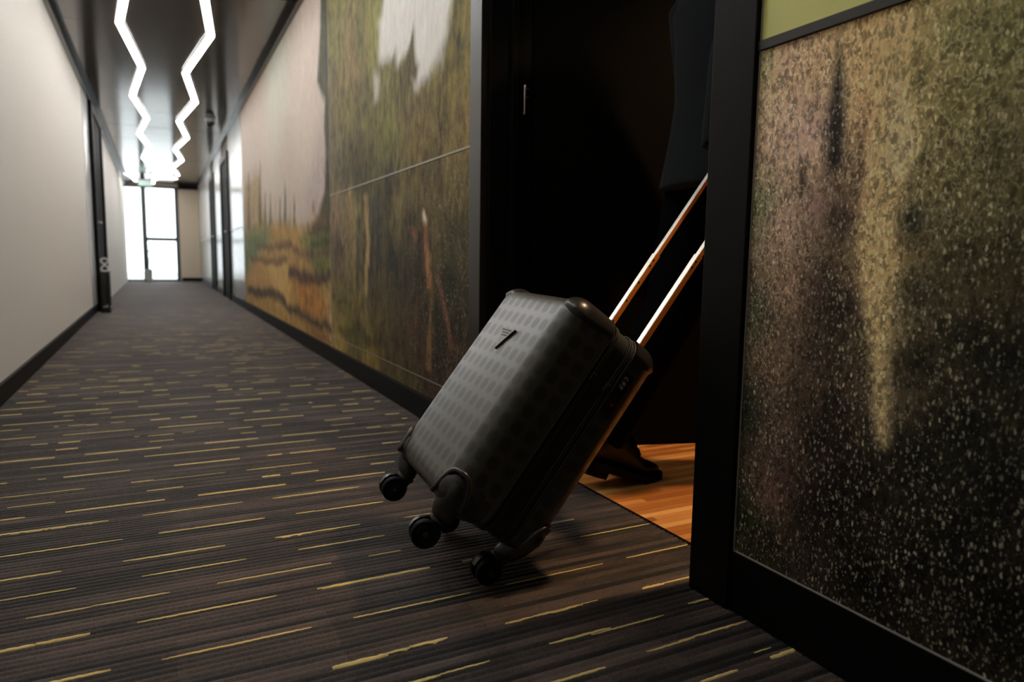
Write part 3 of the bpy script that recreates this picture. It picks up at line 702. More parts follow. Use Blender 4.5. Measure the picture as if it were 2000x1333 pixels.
Q1 = Print(-0.30, 0.9285, 0.1175, 1.0165, 0.008); paint_near(Q1); Q1.build('mural_panel', M['print_dots'], near, 2.9, NL)['label'] = 'lower panel of trunks and foliage in pale dabs'
Q2 = Print(-2.9, -0.306, 0.1175, 1.0165, 0.04); paint_near(Q2); Q2.build('mural_panel', M['print_dots'], near, 2.9, NL)
Q3 = Print(-2.9, 0.9285, 1.0335, ZC-0.07, 0.05); Q3.c[:] = lin((186, 184, 112)); Q3.c *= (0.9+0.2*fbm(Q3.Y*3, Q3.Z*2, 4))[..., None]
Q3.build('mural_panel', M['print_pale'], near, 1.6, NL)['label'] = 'upper panel in plain yellow green'
trim_on(near, NL, 'trim_rail', -2.9, 0.934, 1.0175, 1.0330, M['satin_grey'], 0.006)
trim_on(near, NL, 'edge_strip', 0.9285, 0.9312, 0.1145, 1.0175, M['alu'], 0.002)
trim_on(near, NL, 'edge_strip', 0.9285, 0.9312, 1.0330, ZC-0.07, M['alu'], 0.002)
trim_on(near, NL, 'edge_strip', -2.9, 0.9285, 0.1145, 0.1172, M['alu'], 0.002)
trim_on(near, NL, 'edge_strip', -0.305, -0.301, 0.1175, 1.0165, M['alu'], 0.001)

# ------------------------------------------------------------------ open doorway
DL = Vector((1.0, DY1, 0)); door = empty('door_1', DL); tag(door, 'black framed doorway with its dark door swung open into the room', kind='structure')
def dbox(name, x0, x1, y0, y1, z0, z1, mt, parent=door, bevel=0.002, base=DL):
    return MB().box(x0-base.x, x1-base.x, y0-base.y, y1-base.y, z0-base.z, z1-base.z).build(name, mt, parent, bevel=bevel)
M['casing'] = mat('satin_black_casing', lin((30, 27, 23)), 0.3)
dbox('casing', XR-0.012, 0.957, 2.09, 2.180, 0, 2.20, M['casing'])
dbox('casing', XR-0.012, 0.957, 0.9315, 1.036, 0.0, 2.20, M['blackwood'])
dbox('casing', XR-0.012, 0.957, 1.036, 2.09, 2.10, 2.20, M['blackwood'])
dbox('jamb', 0.957, 1.105, 2.078, 2.142, 0, 2.13, M['blackwood'])
dbox('jamb', 0.957, 1.105, 0.983, 1.040, 0, 2.13, M['blackwood'])
dbox('jamb_head', 0.957, 1.105, 1.04, 2.078, 2.09, 2.14, M['blackwood'])
dbox('door_stop', 1.03, 1.052, 2.064, 2.078, 0, 2.09, M['blackwood'])
dbox('door_stop', 1.03, 1.052, 1.040, 1.054, 0, 2.09, M['blackwood'])
# leaf hinged on the far jamb, swung open
hx, hy = 1.100, 2.088; ang = math.atan2(-0.255, 0.86)
leaf = empty('hinge_axis_tmp')
lm = Matrix.Translation(Vector((hx, hy, 0))-DL) @ Matrix.Rotation(ang, 4, 'Z')
bpy.data.objects.remove(leaf)
def leafbox(name, u0, u1, t0, t1, z0, z1, mt, parent, bevel=0.002):
    o = MB().box(u0, u1, t0, t1, z0, z1).build(name, mt, parent, bevel=bevel)
    if parent is door: o.matrix_local = lm
    return o
lf = leafbox('door_leaf', 0.004, 0.93, 0.0, 0.045, 0.008, 2.085, M['doorleaf'], door)
leafbox('lever_handle', 0.80, 0.885, -0.05, -0.036, 1.02, 1.04, M['steel'], lf, 0.004)
leafbox('handle_rose', 0.86, 0.90, -0.012, 0.0, 1.0, 1.06, M['steel'], lf, 0.002)
leafbox('handle_neck', 0.873, 0.887, -0.045, 0.0, 1.023, 1.037, M['steel'], lf, 0.002)
for zc in (0.22, 1.17, 1.9):
    h = MB().lathe([(0.0045, -0.047), (0.0052, -0.045), (0.0052, 0.045), (0.0045, 0.047)], (1.077-DL.x, 2.070-DL.y, zc), (0, 0, 1), 12).build('hinge', M['steel'], door, autosmooth=40)
    for dz in (0.012, 0.038):
        MB().lathe([(0.003, 0), (0.0035, 0.003), (0.001, 0.004)], (1.088-DL.x, 2.074-DL.y, zc+dz), (0, -1, 0), 10).build('screw', M['steel'], h)

# ------------------------------------------------------------------ other doors along the corridor
def far_door(name, side, y0, y1, label, H=2.1):
    x = XR if side > 0 else XL((y0+y1)/2)+0.03
    r = empty(name, (x, y0, 0)); tag(r, label, kind='structure')
    s = -side
    def bb(nm, t0, t1, a, b, z0, z1, mt, p=r):
        t0 = -0.05 if t0 == -0.012 else t0
        xs = sorted((s*t0, s*t1)); return MB().box(xs[0], xs[1], a, b, z0, z1).build(nm, mt, p, bevel=0.003)
    L = y1-y0
    lf = bb('door_leaf', -0.012, 0.008, 0.09, L-0.09, 0.0, H, M['doorleaf'])
    bb('casing', -0.012, 0.03, 0.0, 0.09, 0, H+0.1, M['blackwood']); bb('casing', -0.012, 0.03, L-0.09, L, 0, H+0.1, M['blackwood']); bb('casing', -0.012, 0.03, 0.09, L-0.09, H, H+0.1, M['blackwood'])
    bb('lever_handle', 0.045, 0.058, 0.16, 0.28, 1.02, 1.04, M['steel'], lf); bb('handle_neck', 0.008, 0.05, 0.16, 0.175, 1.02, 1.04, M['steel'], lf)
    return r
far_door('door_2', 1, 11.2, 12.5, 'first black door beyond the long landscape mural')
far_door('door_3', 1, 14.2, 15.3, 'second black door beyond the long landscape mural')
d4 = far_door('door_4', -1, 9.35, 10.85, 'black door in the pale left wall', 2.28)
o = MB().box(XL(9.0)-0.02, XL(9.0)+0.012, 8.75, 9.34, 0.09, ZC-0.08).build('trim_6', M['white_gloss'], bevel=0.003); tag(o, 'glossy pale edge panel just before the black left door', kind='structure')
# small dark stand against the left door
st = empty('small_stand', (XL(9.5)+0.115, 9.22, 0)); tag(st, 'small dark stand with a pale twisted ornament beside the black left door', 'stand')
MB().box(-0.05, 0.045, -0.14, 0.14, 0.44, 0.465).build('stand_top', M['satin_grey'], st, bevel=0.004)
for sx in (-0.045, 0.022):
    for sy in (-0.125, 0.11): MB().box(sx, sx+0.018, sy, sy+0.018, 0, 0.44).build('leg', M['black_plastic'], st)
MB().box(-0.047, 0.043, -0.13, 0.13, 0.0, 0.06).build('stand_base', M['black_plastic'], st, bevel=0.004)
orn = empty('wire_ornament', (XL(9.5)+0.118, 9.13, 0.466)); tag(orn, 'pale figure-eight ornament standing on the small dark stand', 'ornament')
MB().tube([(0.035*math.sin(2*t)*1.0, 0, 0.075-0.07*math.cos(t)) for t in [2*math.pi*k/40 for k in range(41)]], 0.008, 8).build('wire_loop', M['white_plastic'], orn, smooth=True)
MB().lathe([(0.03, 0), (0.03, 0.006), (0.01, 0.008)], (0, 0, 0), (0, 0, 1), 16).build('ornament_foot', M['white_plastic'], orn)
# ------------------------------------------------------------------ suitcase
def case_shell_material():
    mt = mat('embossed_black_shell', lin((34, 34, 33)), 0.3, spec=0.7, coat=0.2); mt.node_tree.nodes['Principled BSDF'].inputs['Coat Roughness'].default_value = 0.3; g = N(mt); c = g.coord(); a, d, l = g.xyz(c)
    u = g.math('ADD', a, d)
    P = 0.037
    f = g.math('MULTIPLY', g.math('COSINE', g.math('MULTIPLY', u, math.pi*2/P*0.5*1.0)), g.math('COSINE', g.math('MULTIPLY', l, math.pi*2/P*0.5*0.92)))
    f = g.math('ABSOLUTE', f)
    oval = g.maprange(f, 0.18, 0.72, 0.0, 1.0, True)
    w = g.noise(c, 130, 1)[0]
    curl = g.math('SINE', g.math('ADD', g.math('MULTIPLY', f, 17.0), g.math('MULTIPLY', w, 5.0)))
    curl = g.math('MULTIPLY', g.maprange(curl, 0.3, 0.9, 0.0, 1.0), oval)
    g.base(g.mix(oval, tuple(lin((64, 63, 55))), tuple(lin((36, 36, 31)))))
    g.rough(g.maprange(oval, 0, 1, 0.36, 0.46))
    fine = g.noise(c, 900, 2)[0]
    g.bump(g.math('ADD', g.math('ADD', g.math('MULTIPLY', oval, -0.7), g.math('MULTIPLY', curl, 0.5)), g.math('MULTIPLY', fine, 0.10)), 0.16, 0.0006)
    return mt
M['shell'] = case_shell_material()
M['guard'] = mat('satin_dark_guard', lin((40, 38, 36)), 0.30)
M['zip'] = mat('black_zip_tape', lin((20, 20, 19)), 0.7)
M['zip_ridge'] = mat('black_zip_teeth', lin((18, 18, 17)), 0.6)
M['rubber'] = mat('black_wheel_rubber', lin((11, 11, 11)), 0.55, spec=0.25)
M['tube_silver'] = mat('pale_satin_tube_face', lin((244, 238, 226)), 0.32, 0.6)
M['tube_orange'] = mat('orange_tube_side', lin((255, 158, 58)), 0.45, 0.2)
M['emblem'] = mat('gunmetal_emblem', lin((92, 90, 84)), 0.36, 0.9)
M['red'] = mat('red_mark', lin((190, 40, 30)), 0.5)
M['digit'] = mat('white_digit', lin((225, 222, 214)), 0.5)

CO = Vector((0.5552, 1.3531, 0.1273)); psi, th, ro = -0.068, 0.6315, 0.0168
W_, D_, L_ = 0.3746, 0.2483, 0.4861
lv_ = Vector((math.cos(psi)*math.sin(th), math.sin(psi)*math.sin(th), math.cos(th)))
dv_ = Vector((-math.cos(psi)*math.cos(th), -math.sin(psi)*math.cos(th), math.sin(th)))
av_ = Vector((-math.sin(psi), math.cos(psi), 0))
a2 = av_*math.cos(ro)+lv_*math.sin(ro); l2 = -av_*math.sin(ro)+lv_*math.cos(ro)
cm = Matrix.Identity(4)
for i in range(3): cm[i][0] = a2[i]; cm[i][1] = dv_[i]; cm[i][2] = l2[i]; cm[i][3] = CO[i]
case = empty('suitcase', mat=cm)
tag(case, 'black embossed hard-shell cabin suitcase on wheels, tilted and pulled through the doorway', 'suitcase')

RC = 0.042
def lin_samples(h0, h1, r, nr, nf, extra=()):
    s = [h0+r*k/nr for k in range(nr)]+[h0+r+(h1-h0-2*r)*k/nf for k in range(nf+1)]+[h1-r+r*k/nr for k in range(1, nr+1)]
    s = sorted(set([round(x, 6) for x in s])); s = [x for x in s if all(abs(x-e) > 0.0022 for e in extra)]+list(extra)
    return sorted(s)
def rbox(lo, hi, r, nr=6, nf=(14, 10, 20), extra=((), (), ())):
    S = [lin_samples(lo[k], hi[k], r, nr, nf[k], extra[k]) for k in range(3)]
    V = {}; vs = []; ns = []; F = []
    def vert(p):
        key = tuple(round(x, 6) for x in p)
        if key in V: return V[key]
        c = [min(max(p[k], lo[k]+r), hi[k]-r) for k in range(3)]
        dvec = Vector([p[k]-c[k] for k in range(3)]); n = dvec.normalized()
        V[key] = len(vs); vs.append(Vector(c)+n*r); ns.append(n); return V[key]
    for ax in range(3):
        b, c = (ax+1) % 3, (ax+2) % 3
        for side, val in ((0, lo[ax]), (1, hi[ax])):
            for i in range(len(S[b])-1):
                for j in range(len(S[c])-1):
                    q = []
                    for (ii, jj) in ((i, j), (i+1, j), (i+1, j+1), (i, j+1)):
                        p = [0, 0, 0]; p[ax] = val; p[b] = S[b][ii]; p[c] = S[c][jj]; q.append(vert(p))
                    F.append(q if side else q[::-1])
    return vs, ns, F
d1, d2 = 0.014, -0.052
CV, CN, CF = rbox((-W_/2, -D_/2, 0), (W_/2, D_/2, L_), RC, 6, (26, 14, 34), ((), (d1, d2), ()))
def sub(name, mt, keep, off=None, parent=case):
    mp = {}; v = []; f = []
    for q in CF:
        c = sum((CV[i] for i in q), Vector())/len(q)
        if not keep(c, q): continue
        r = []
        for i in q:
            if i not in mp:
                mp[i] = len(v); v.append(CV[i]+(CN[i]*off(CV[i], CN[i]) if off else Vector()))
            r.append(mp[i])
        f.append(r)
    me = bpy.data.meshes.new(name); me.from_pydata([tuple(p) for p in v], [], f); me.update()
    return link(name, me, mt, parent, smooth=True)
# shells bow outwards a little on their big faces
def bow(p, n):
    return 0.006*max(0, 1-(2*p.x/W_)**2)*max(0, 1-(2*p.z/L_-1)**2)*abs(n.y)
fs = sub('front_shell', M['shell'], lambda c, q: c.y > d1, bow); fs['label'] = 'front half with tone-on-tone oval emboss'
sub('rear_shell', M['shell'], lambda c, q: c.y < d2, bow)
sub('expander_band', M['zip'], lambda c, q: d2 < c.y < d1, lambda p, n: -0.0025 if d2+1e-4 < p.y < d1-1e-4 else -0.001)
def perimeter(dd, off=0.0, n=9):
    P = []; r = RC+off; hw = W_/2+off
    for cx, cz, a0 in ((hw-r, L_+off-r, 0), (-hw+r, L_+off-r, 90), (-hw+r, -off+r, 180), (hw-r, -off+r, 270)):
        for k in range(n): t = math.radians(a0+90*k/(n-1)); P.append(Vector((cx+r*math.cos(t), dd, cz+r*math.sin(t))))
    return P
def ring(name, dd, rad, off, mt):
    P = perimeter(dd, off); n = len(P); rings = []
    for i, p in enumerate(P):
        t = (P[(i+1) % n]-P[i-1]).normalized(); y = Vector((0, 1, 0)); w = t.cross(y)
        rings.append([p+y*(rad*math.cos(2*math.pi*k/6))+w*(rad*math.sin(2*math.pi*k/6)) for k in range(6)])
    MB().loft(rings+[rings[0]], cap=False).build(name, mt, case, smooth=True)
for dd, rad in ((d1, 0.0026), (d1-0.010, 0.0018), (d1-0.015, 0.0018), (d2+0.015, 0.0018), (d2+0.010, 0.0018), (d2, 0.0026)):
    ring('zip_ridge', dd, rad, 0.0005, M['zip_ridge'])
# zip pullers
for dd in (d1-0.0125, d2+0.0125):
    o = MB().box(-W_/2-0.006, -W_/2+0.002, dd-0.006, dd+0.006, 0.36, 0.378).build('zip_puller', M['zip_ridge'], case, bevel=0.002)
# corner guards: raised skins on the shell near each corner
def guard(sx, sy, top):
    cz = L_ if top else 0.0; cx = sx*W_/2
    yb = d1 if sy > 0 else d2; cy = (D_/2 if sy > 0 else -D_/2)
    span = abs(cy-yb)
    def fn(p):
        # distance measure: wide along the top edge towards the zip, round outline on the faces
        dx = abs(p.x-cx)/(0.052 if top else 0.062); dz = abs(p.z-cz)/(0.036 if top else 0.066); dy = abs(p.y-cy)/(span*1.25 if top else span*0.85)
        return (dx**2.2+dz**2.2+ (dy**4 if top else dy**2.4))
    def off(p, n):
        t = fn(p); s = min(1, max(0, (1.25-t)/0.35)); s = s*s*(3-2*s)
        return 0.0075*s-0.0012
    o = sub('corner_guard', M['guard'], lambda c, q: fn(c) < 1.35 and (c.y-yb)*sy > -0.001 and abs(c.x-cx) < 0.14 and abs(c.z-cz) < 0.14, off)
    return o
for sx in (-1, 1):
    for sy in (-1, 1):
        for top in (True, False): guard(sx, sy, top)
# raised arch rims around the bottom corner mouldings
def corner_arc(sx, sy, s_):
    q = RC*math.pi/4; cx, cy = sx*(W_/2-RC), sy*(D_/2-RC)
    t = max(-q, min(q, s_))/RC; ex = s_-max(-q, min(q, s_))
    dirv = Vector((math.cos(math.pi/4-t), math.sin(math.pi/4-t), 0)); p = Vector((cx+sx*RC*dirv.x, cy+sy*RC*dirv.y, 0))
    if ex > 0: p += Vector((0, -sy*ex, 0))
    if ex < 0: p += Vector((sx*ex, 0, 0))
    return p, Vector((sx*dirv.x, sy*dirv.y, 0))
for sx in (-1, 1):
    for sy in (-1, 1):
        P = []; 
        for k in range(17):
            t = -1+2*k/16; p, n = corner_arc(sx, sy, 0.040*math.copysign(abs(t)**0.8, t)); z = 0.012+0.062*(1-abs(t)**2.4); P.append(p+n*0.0045+Vector((0, 0, z)))
        MB().tube(P, [(0.0062, 0.0046)]*17, 8).build('corner_rim', M['guard'], case, smooth=True)
# spinner wheels
WR = 0.0285; WL = -0.0625
def caster(ca, cd, swing):
    top = MB()
    # moulded housing sweeping down from the corner
    sx = 1 if ca > 0 else -1; sy = 1 if cd > 0 else -1
    rings = []
    for z, ra, rd, ox in ((0.052, 0.020, 0.016, 0.034), (0.035, 0.028, 0.022, 0.028), (0.015, 0.031, 0.026, 0.018), (-0.006, 0.030, 0.026, 0.010), (-0.020, 0.025, 0.023, 0.004), (-0.024, 0.022, 0.021, 0.003)):
        rings.append([Vector((ca+sx*ox+ra*math.cos(t), cd+sy*ox*0.7+rd*math.sin(t), z)) for t in [2*math.pi*k/18 for k in range(18)]])
    hs = MB().loft(rings).build('caster', M['guard'], case, autosmooth=50)
    ax = Vector((ca, cd, 0)); tr = Vector((0, math.cos(swing), 0))*0.0+Vector((math.sin(swing), math.cos(swing), 0))*0.012
    axle = Vector((ca, cd, WL))+tr; side = Vector((math.cos(swing), -math.sin(swing), 0))
    MB().lathe([(0.0185, -0.024), (0.020, -0.027), (0.020, -0.033), (0.0165, -0.036), (0.0165, -0.042)], (ca, cd, 0), (0, 0, 1), 20).build('swivel', M['zip_ridge'], hs, autosmooth=40)
    # fork cover over the twin wheels
    fk = MB(); rr = []
    for k in range(9):
        t = math.radians(-10+200*k/8)
        rr.append([axle+side*s_+Vector((0, 0, 1))*(rad*math.sin(t))+tr.normalized()*(rad*math.cos(t)) for s_, rad in ((-0.0065, WR+0.004), (0.0065, WR+0.004), (0.0065, WR-0.006), (-0.0065, WR-0.006))])
    fk.loft(rr); fk.tube([Vector((ca, cd, -0.038)), axle+Vector((0, 0, WR-0.002))], 0.011, 10)
    fk.build('fork', M['black_plastic'], hs, autosmooth=40)
    for s in (-1, 1):
        c = axle+side*(s*0.0135)
        MB().lathe([(0.006, -0.0075), (0.019, -0.0070), (0.0205, -0.0045), (WR-0.003, -0.0072), (WR, -0.004), (WR, 0.004), (WR-0.003, 0.0072), (0.0205, 0.0045), (0.019, 0.0070), (0.006, 0.0075)], c, side, 28).build('wheel', M['rubber'], hs, autosmooth=35)
        MB().lathe([(0.0052, 0), (0.0052, s*0.003), (0.003, s*0.0042)], c+side*(s*0.0072), side, 12).build('axle_cap', M['satin_grey'], hs, autosmooth=40)
caster(W_/2-0.05, D_/2-0.045, 0.0)
caster(-W_/2+0.05, D_/2-0.045, 0.15)
caster(-W_/2+0.05, -D_/2+0.045, -0.1)
caster(W_/2-0.05, -D_/2+0.045, 0.05)
# telescopic handle
def rr_tube(ca, cd, z0, z1, wa, wd, name, parent):
    # rounded rectangle; faces to the front/back pale, flanks coloured orange
    r = 0.0022; P = []; kinds = []
    for cx, cy, a0 in ((wa/2-r, wd/2-r, 0), (-wa/2+r, wd/2-r, 90), (-wa/2+r, -wd/2+r, 180), (wa/2-r, -wd/2+r, 270)):
        for k in range(4): t = math.radians(a0+30*k); P.append((cx+r*math.cos(t), cy+r*math.sin(t)))
    n = len(P); v = [(ca+x, cd+y, z0) for x, y in P]+[(ca+x, cd+y, z1) for x, y in P]
    mb = MB()
    for i in range(n):
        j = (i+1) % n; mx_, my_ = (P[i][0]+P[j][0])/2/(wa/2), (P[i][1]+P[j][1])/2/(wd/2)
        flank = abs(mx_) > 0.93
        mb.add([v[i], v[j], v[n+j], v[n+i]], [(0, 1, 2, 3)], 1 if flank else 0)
    mb.add([(ca+x, cd+y, z1) for x, y in P], [tuple(range(n))], 0)
    o = mb.build(name, [M['tube_silver'], M['tube_orange']], parent, autosmooth=40)
    return o
HD = -0.112; LJ = 0.7528; LTOP = 1.055
for s in (1, -1):
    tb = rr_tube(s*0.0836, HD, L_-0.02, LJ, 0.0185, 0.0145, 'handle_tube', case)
    for zz in (LJ-0.018, LJ-0.034, LJ-0.085, LJ-0.14, LJ-0.2) if s > 0 else (LJ-0.018, LJ-0.034):
        MB().lathe([(0.0026, 0), (0.0026, 0.0006)], (s*0.0836-0.0092, HD+0.003, zz), (-1, 0, 0), 10).build('pin_hole', M['black_plastic'], tb)
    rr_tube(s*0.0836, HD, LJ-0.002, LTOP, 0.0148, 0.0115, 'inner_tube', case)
    MB().box(s*0.0836-0.013, s*0.0836+0.013, HD-0.011, HD+0.014, L_-0.012, L_+0.004).build('handle_socket', M['black_plastic'], case, bevel=0.002)
MB().tube([(-0.1, HD, LTOP-0.004), (-0.095, HD, LTOP+0.008), (-0.05, HD, LTOP+0.014), (0.05, HD, LTOP+0.014), (0.095, HD, LTOP+0.008), (0.1, HD, LTOP-0.004)], [(0.009, 0.009), (0.013, 0.012), (0.014, 0.013), (0.014, 0.013), (0.013, 0.012), (0.009, 0.009)], 14).build('grip', M['black_plastic'], case, smooth=True)
# top carry handle
MB().tube([(-0.058, -0.03, L_-0.002), (-0.056, -0.03, L_+0.008), (-0.045, -0.03, L_+0.0125), (0.045, -0.03, L_+0.0125), (0.056, -0.03, L_+0.008), (0.058, -0.03, L_-0.002)], [(0.003, 0.011)]*6, 10, flat=(0, 0, 1)).build('carry_handle', M['guard'], case, smooth=True)
# combination lock on the near side
lk = MB().box(-W_/2-0.0022, -W_/2+0.002, -0.083, -0.0565, 0.322, 0.421).build('lock_plate', M['black_plastic'], case, bevel=0.0015)
lk['label'] = 'black combination lock plate'
fr_ = MB()
for (y0, y1, z0, z1) in ((-0.0575, -0.0560, 0.322, 0.421), (-0.083, -0.0560, 0.4200, 0.4213)):
    fr_.box(-W_/2-0.0030, -W_/2-0.0015, y0, y1, z0, z1)
fr_.build('lock_border', M['satin_grey'], lk)
for k, dg in enumerate(('0', '0', '7')):
    zc = 0.388+0.0098*k
    MB().lathe([(0.006, -0.0035), (0.0065, -0.003), (0.0065, 0.003), (0.006, 0.0035)], (-W_/2+0.0005, -0.0655, zc), (0, 0, 1), 16).build('dial', M['black_plastic'], lk, autosmooth=30)
    mb = MB(); x = -W_/2-0.0064; yc = -0.0655
    for (y0, y1, z0, z1) in ((-.0022, .0022, .0018, .0025), (-.0022, -.0014, -.0025, .0025), (.0014, .0022, -.0025, .0025), (-.0022, .0022, -.0025, -.0018)) if dg == '0' else ((-.0022, .0022, .0018, .0025), (-.0022, -.0014, -.0025, .0025)):
        mb.box(x, x+0.0006, yc+y0, yc+y1, zc+z0, zc+z1)
    mb.build('digit', M['digit'], lk)
mb = MB(); mb.prism([(-0.0695+0.0042*math.cos(t), 0.348+0.0042*math.sin(t)) for t in [math.pi/2*k for k in range(4)]], -W_/2-0.0030, -W_/2-0.0015, lambda y, z, x: (x, y, z)); mb.build('lock_mark', M['red'], lk)
MB().lathe([(0.0032, 0), (0.0028, 0.0012)], (-W_/2-0.0022, -0.0695, 0.362), (-1, 0, 0), 14).build('key_slot', M['satin_grey'], lk)
# triangular emblem on the front
def tri(s, y0, y1, name, mt, parent):
    cx, cz = 0.001, 0.354
    P = [(0.0345, 0.372), (-0.0365, 0.3725), (0.0025, 0.3185)]
    P = [(cx+(x-cx)*s, cz+(z-cz)*s) for x, z in P]
    return MB().prism(P, y0, y1, lambda x, z, y: (x, y, z)).build(name, mt, parent, bevel=0.0012 if s == 1 else 0)
em = tri(1.0, D_/2+0.001, D_/2+0.0095, 'triangle_emblem', M['emblem'], case); em['label'] = 'inverted triangle metal emblem with fine lettering'
mb = MB()
for zz, hw in ((0.3665, 0.024), (0.3600, 0.019), (0.3535, 0.014)):
    x = -hw
    while x < hw:
        w = 0.0026; mb.box(x+0.0, x+w, D_/2+0.0090, D_/2+0.0101, zz-0.0016, zz+0.0016); x += 0.0048
mb.build('emblem_lettering', M['satin_grey'], em)

# ------------------------------------------------------------------ person walking into the room
M['suit'] = mat('charcoal_suit_wool', lin((27, 30, 34)), 0.9, spec=0.1, sheen=0.05); g = N(M['suit']); c = g.coord()
g.base(g.mix(g.noise(c, 500, 2)[0], tuple(lin((13, 15, 18))), tuple(lin((26, 29, 33))))); g.bump(g.noise(c, 18, 3)[0], 0.25, 0.006)
M['trousers'] = mat('black_trouser_wool', lin((6, 6, 7)), 0.95, spec=0.05)
M['leather'] = mat('black_shoe_leather', lin((9, 10, 12)), 0.36, spec=0.3)
M['sole'] = mat('black_shoe_sole', lin((6, 6, 6)), 0.6, spec=0.15)
M['skin'] = mat('skin', lin((196, 150, 122)), 0.55)
M['hair'] = mat('dark_hair', lin((34, 26, 20)), 0.6)
M['shirt'] = mat('white_shirt', lin((210, 212, 216)), 0.7)
M['button'] = mat('grey_button', lin((120, 122, 124)), 0.3)
PB = Vector((1.47, 1.555, 0)); person = empty('person', PB)
tag(person, 'person in a dark suit and black shoes walking into the room pulling the suitcase', 'person')
def voxel(mb, name, mt, vs, smooth_it=6, parent=person):
    me = mb.mesh(name)
    bm = bmesh.new(); bm.from_mesh(me); bmesh.ops.recalc_face_normals(bm, faces=bm.faces); bm.to_mesh(me); bm.free()
    o = bpy.data.objects.new(name, me); COL.objects.link(o)
    r = o.modifiers.new('r', 'REMESH'); r.mode = 'VOXEL'; r.voxel_size = vs; r.use_smooth_shade = True
    s = o.modifiers.new('s', 'SMOOTH'); s.iterations = smooth_it; s.factor = 0.5
    dg = bpy.context.evaluated_depsgraph_get(); me2 = bpy.data.meshes.new_from_object(o.evaluated_get(dg))
    bpy.data.objects.remove(o); me2.name = name
    v = np.empty(len(me2.vertices)*3); me2.vertices.foreach_get('co', v); v = v.reshape(-1, 3)-np.array(PB); me2.vertices.foreach_set('co', v.ravel()); me2.update()
    return link(name, me2, mt, parent, smooth=True)
def ell(cx, cy, z, rx, ry, n=20, dz=0.0): return [Vector((cx+rx*math.cos(2*math.pi*k/n), cy+ry*math.sin(2*math.pi*k/n), z+dz*math.cos(2*math.pi*k/n))) for k in range(n)]
RHAND = CO+dv_*HD+l2*(LTOP+0.014)+a2*(-0.005)      # centre of the grip
SH_R = Vector((1.455, 1.385, 1.42)); EL_R = Vector((1.345, 1.425, 1.20)); WR_R = Vector((1.290, 1.405, 0.945))
SH_L = Vector((1.465, 1.735, 1.42)); EL_L = Vector((1.53, 1.775, 1.17)); WR_L = Vector((1.64, 1.76, 0.98))
HIP_L = Vector((1.46, 1.645, 0.90)); KN_L = Vector((1.365, 1.65, 0.50)); AN_L = Vector((1.118, 1.635, 0.175))
HIP_R = Vector((1.48, 1.465, 0.90)); KN_R = Vector((1.70, 1.46, 0.50)); AN_R = Vector((1.80, 1.46, 0.09))
def limb(mb, pts, rad, n=14):
    P = []; R = []
    for i in range(len(pts)-1):
        for k in range(4): P.append(pts[i].lerp(pts[i+1], k/4)); R.append(rad[i]+(rad[i+1]-rad[i])*k/4)
    P.append(pts[-1]); R.append(rad[-1]); mb.tube(P, R, n)
# body: one continuous figure
b = MB()
b.loft([ell(1.47, 1.555, 0.86, .10, .15), ell(1.475, 1.555, 0.95, .115, .165), ell(1.47, 1.555, 1.08, .10, .145), ell(1.465, 1.555, 1.25, .115, .165), ell(1.46, 1.555, 1.38, .11, .185), ell(1.462, 1.555, 1.45, .075, .13), ell(1.47, 1.555, 1.485, .055, .06), ell(1.485, 1.555, 1.56, .055, .055)])
b.loft([ell(1.495, 1.555, 1.535, .05, .045), ell(1.505, 1.555, 1.56, .085, .06), ell(1.508, 1.555, 1.61, .098, .072), ell(1.503, 1.555, 1.67, .105, .078), ell(1.498, 1.555, 1.72, .098, .074), ell(1.495, 1.555, 1.755, .07, .055), ell(1.495, 1.555, 1.772, .03, .025)])
b.loft([ell(1.598, 1.555, 1.665, .008, .008), ell(1.606, 1.555, 1.64, .014, .013), ell(1.616, 1.555, 1.615, .018, .017), ell(1.604, 1.555, 1.603, .012, .015)])
for s in (-1, 1):
    b.loft([ell(1.497, 1.555+s*.078, 1.685, .012, .008), ell(1.493, 1.555+s*.084, 1.665, .020, .010), ell(1.497, 1.555+s*.081, 1.63, .014, .009), ell(1.502, 1.555+s*.076, 1.612, .008, .008)])
limb(b, [SH_R, EL_R, WR_R], [.052, .042, .028]); limb(b, [SH_L, EL_L, WR_L], [.052, .042, .028])
limb(b, [HIP_L, KN_L, AN_L], [.085, .055, .04]); limb(b, [HIP_R, KN_R, AN_R], [.085, .055, .04])
def hand_grip(mb, wr, grip, axis):
    """palm from the wrist to the bar, four fingers curled around it, thumb closing from the side"""
    ax = axis.normalized(); to = (grip-wr); dn = to.normalized(); palm_n = ax.cross(dn).normalized()
    knuck = grip-dn*0.022+palm_n*0.012
    limb(mb, [wr, wr.lerp(knuck, 0.5), knuck], [.026, .03, .028], 12)
    for i, (off, ln) in enumerate(((-0.036, 0.9), (-0.012, 1.0), (0.012, 0.97), (0.036, 0.8))):
        c = grip+ax*off; r = 0.0245*1.0
        p0 = wr.lerp(knuck, 0.75)+ax*off*0.85
        pts = [p0]+[c+dn*(r*math.cos(t))+palm_n*(r*math.sin(t)) for t in [math.radians(a) for a in (110, 60, 10, -45, -100*ln-15)]]
        mb.tube(pts, [.010, .010, .0095, .009, .0085, .007], 8)
    p0 = wr.lerp(knuck, 0.45)-ax*0.028
    mb.tube([p0, knuck-ax*0.05-palm_n*0.01, grip-ax*0.042-palm_n*0.022, grip-ax*0.02-palm_n*0.028], [.014, .012, .010, .008], 8)
hand_grip(b, WR_R+(RHAND-WR_R)*0.15, RHAND, a2)
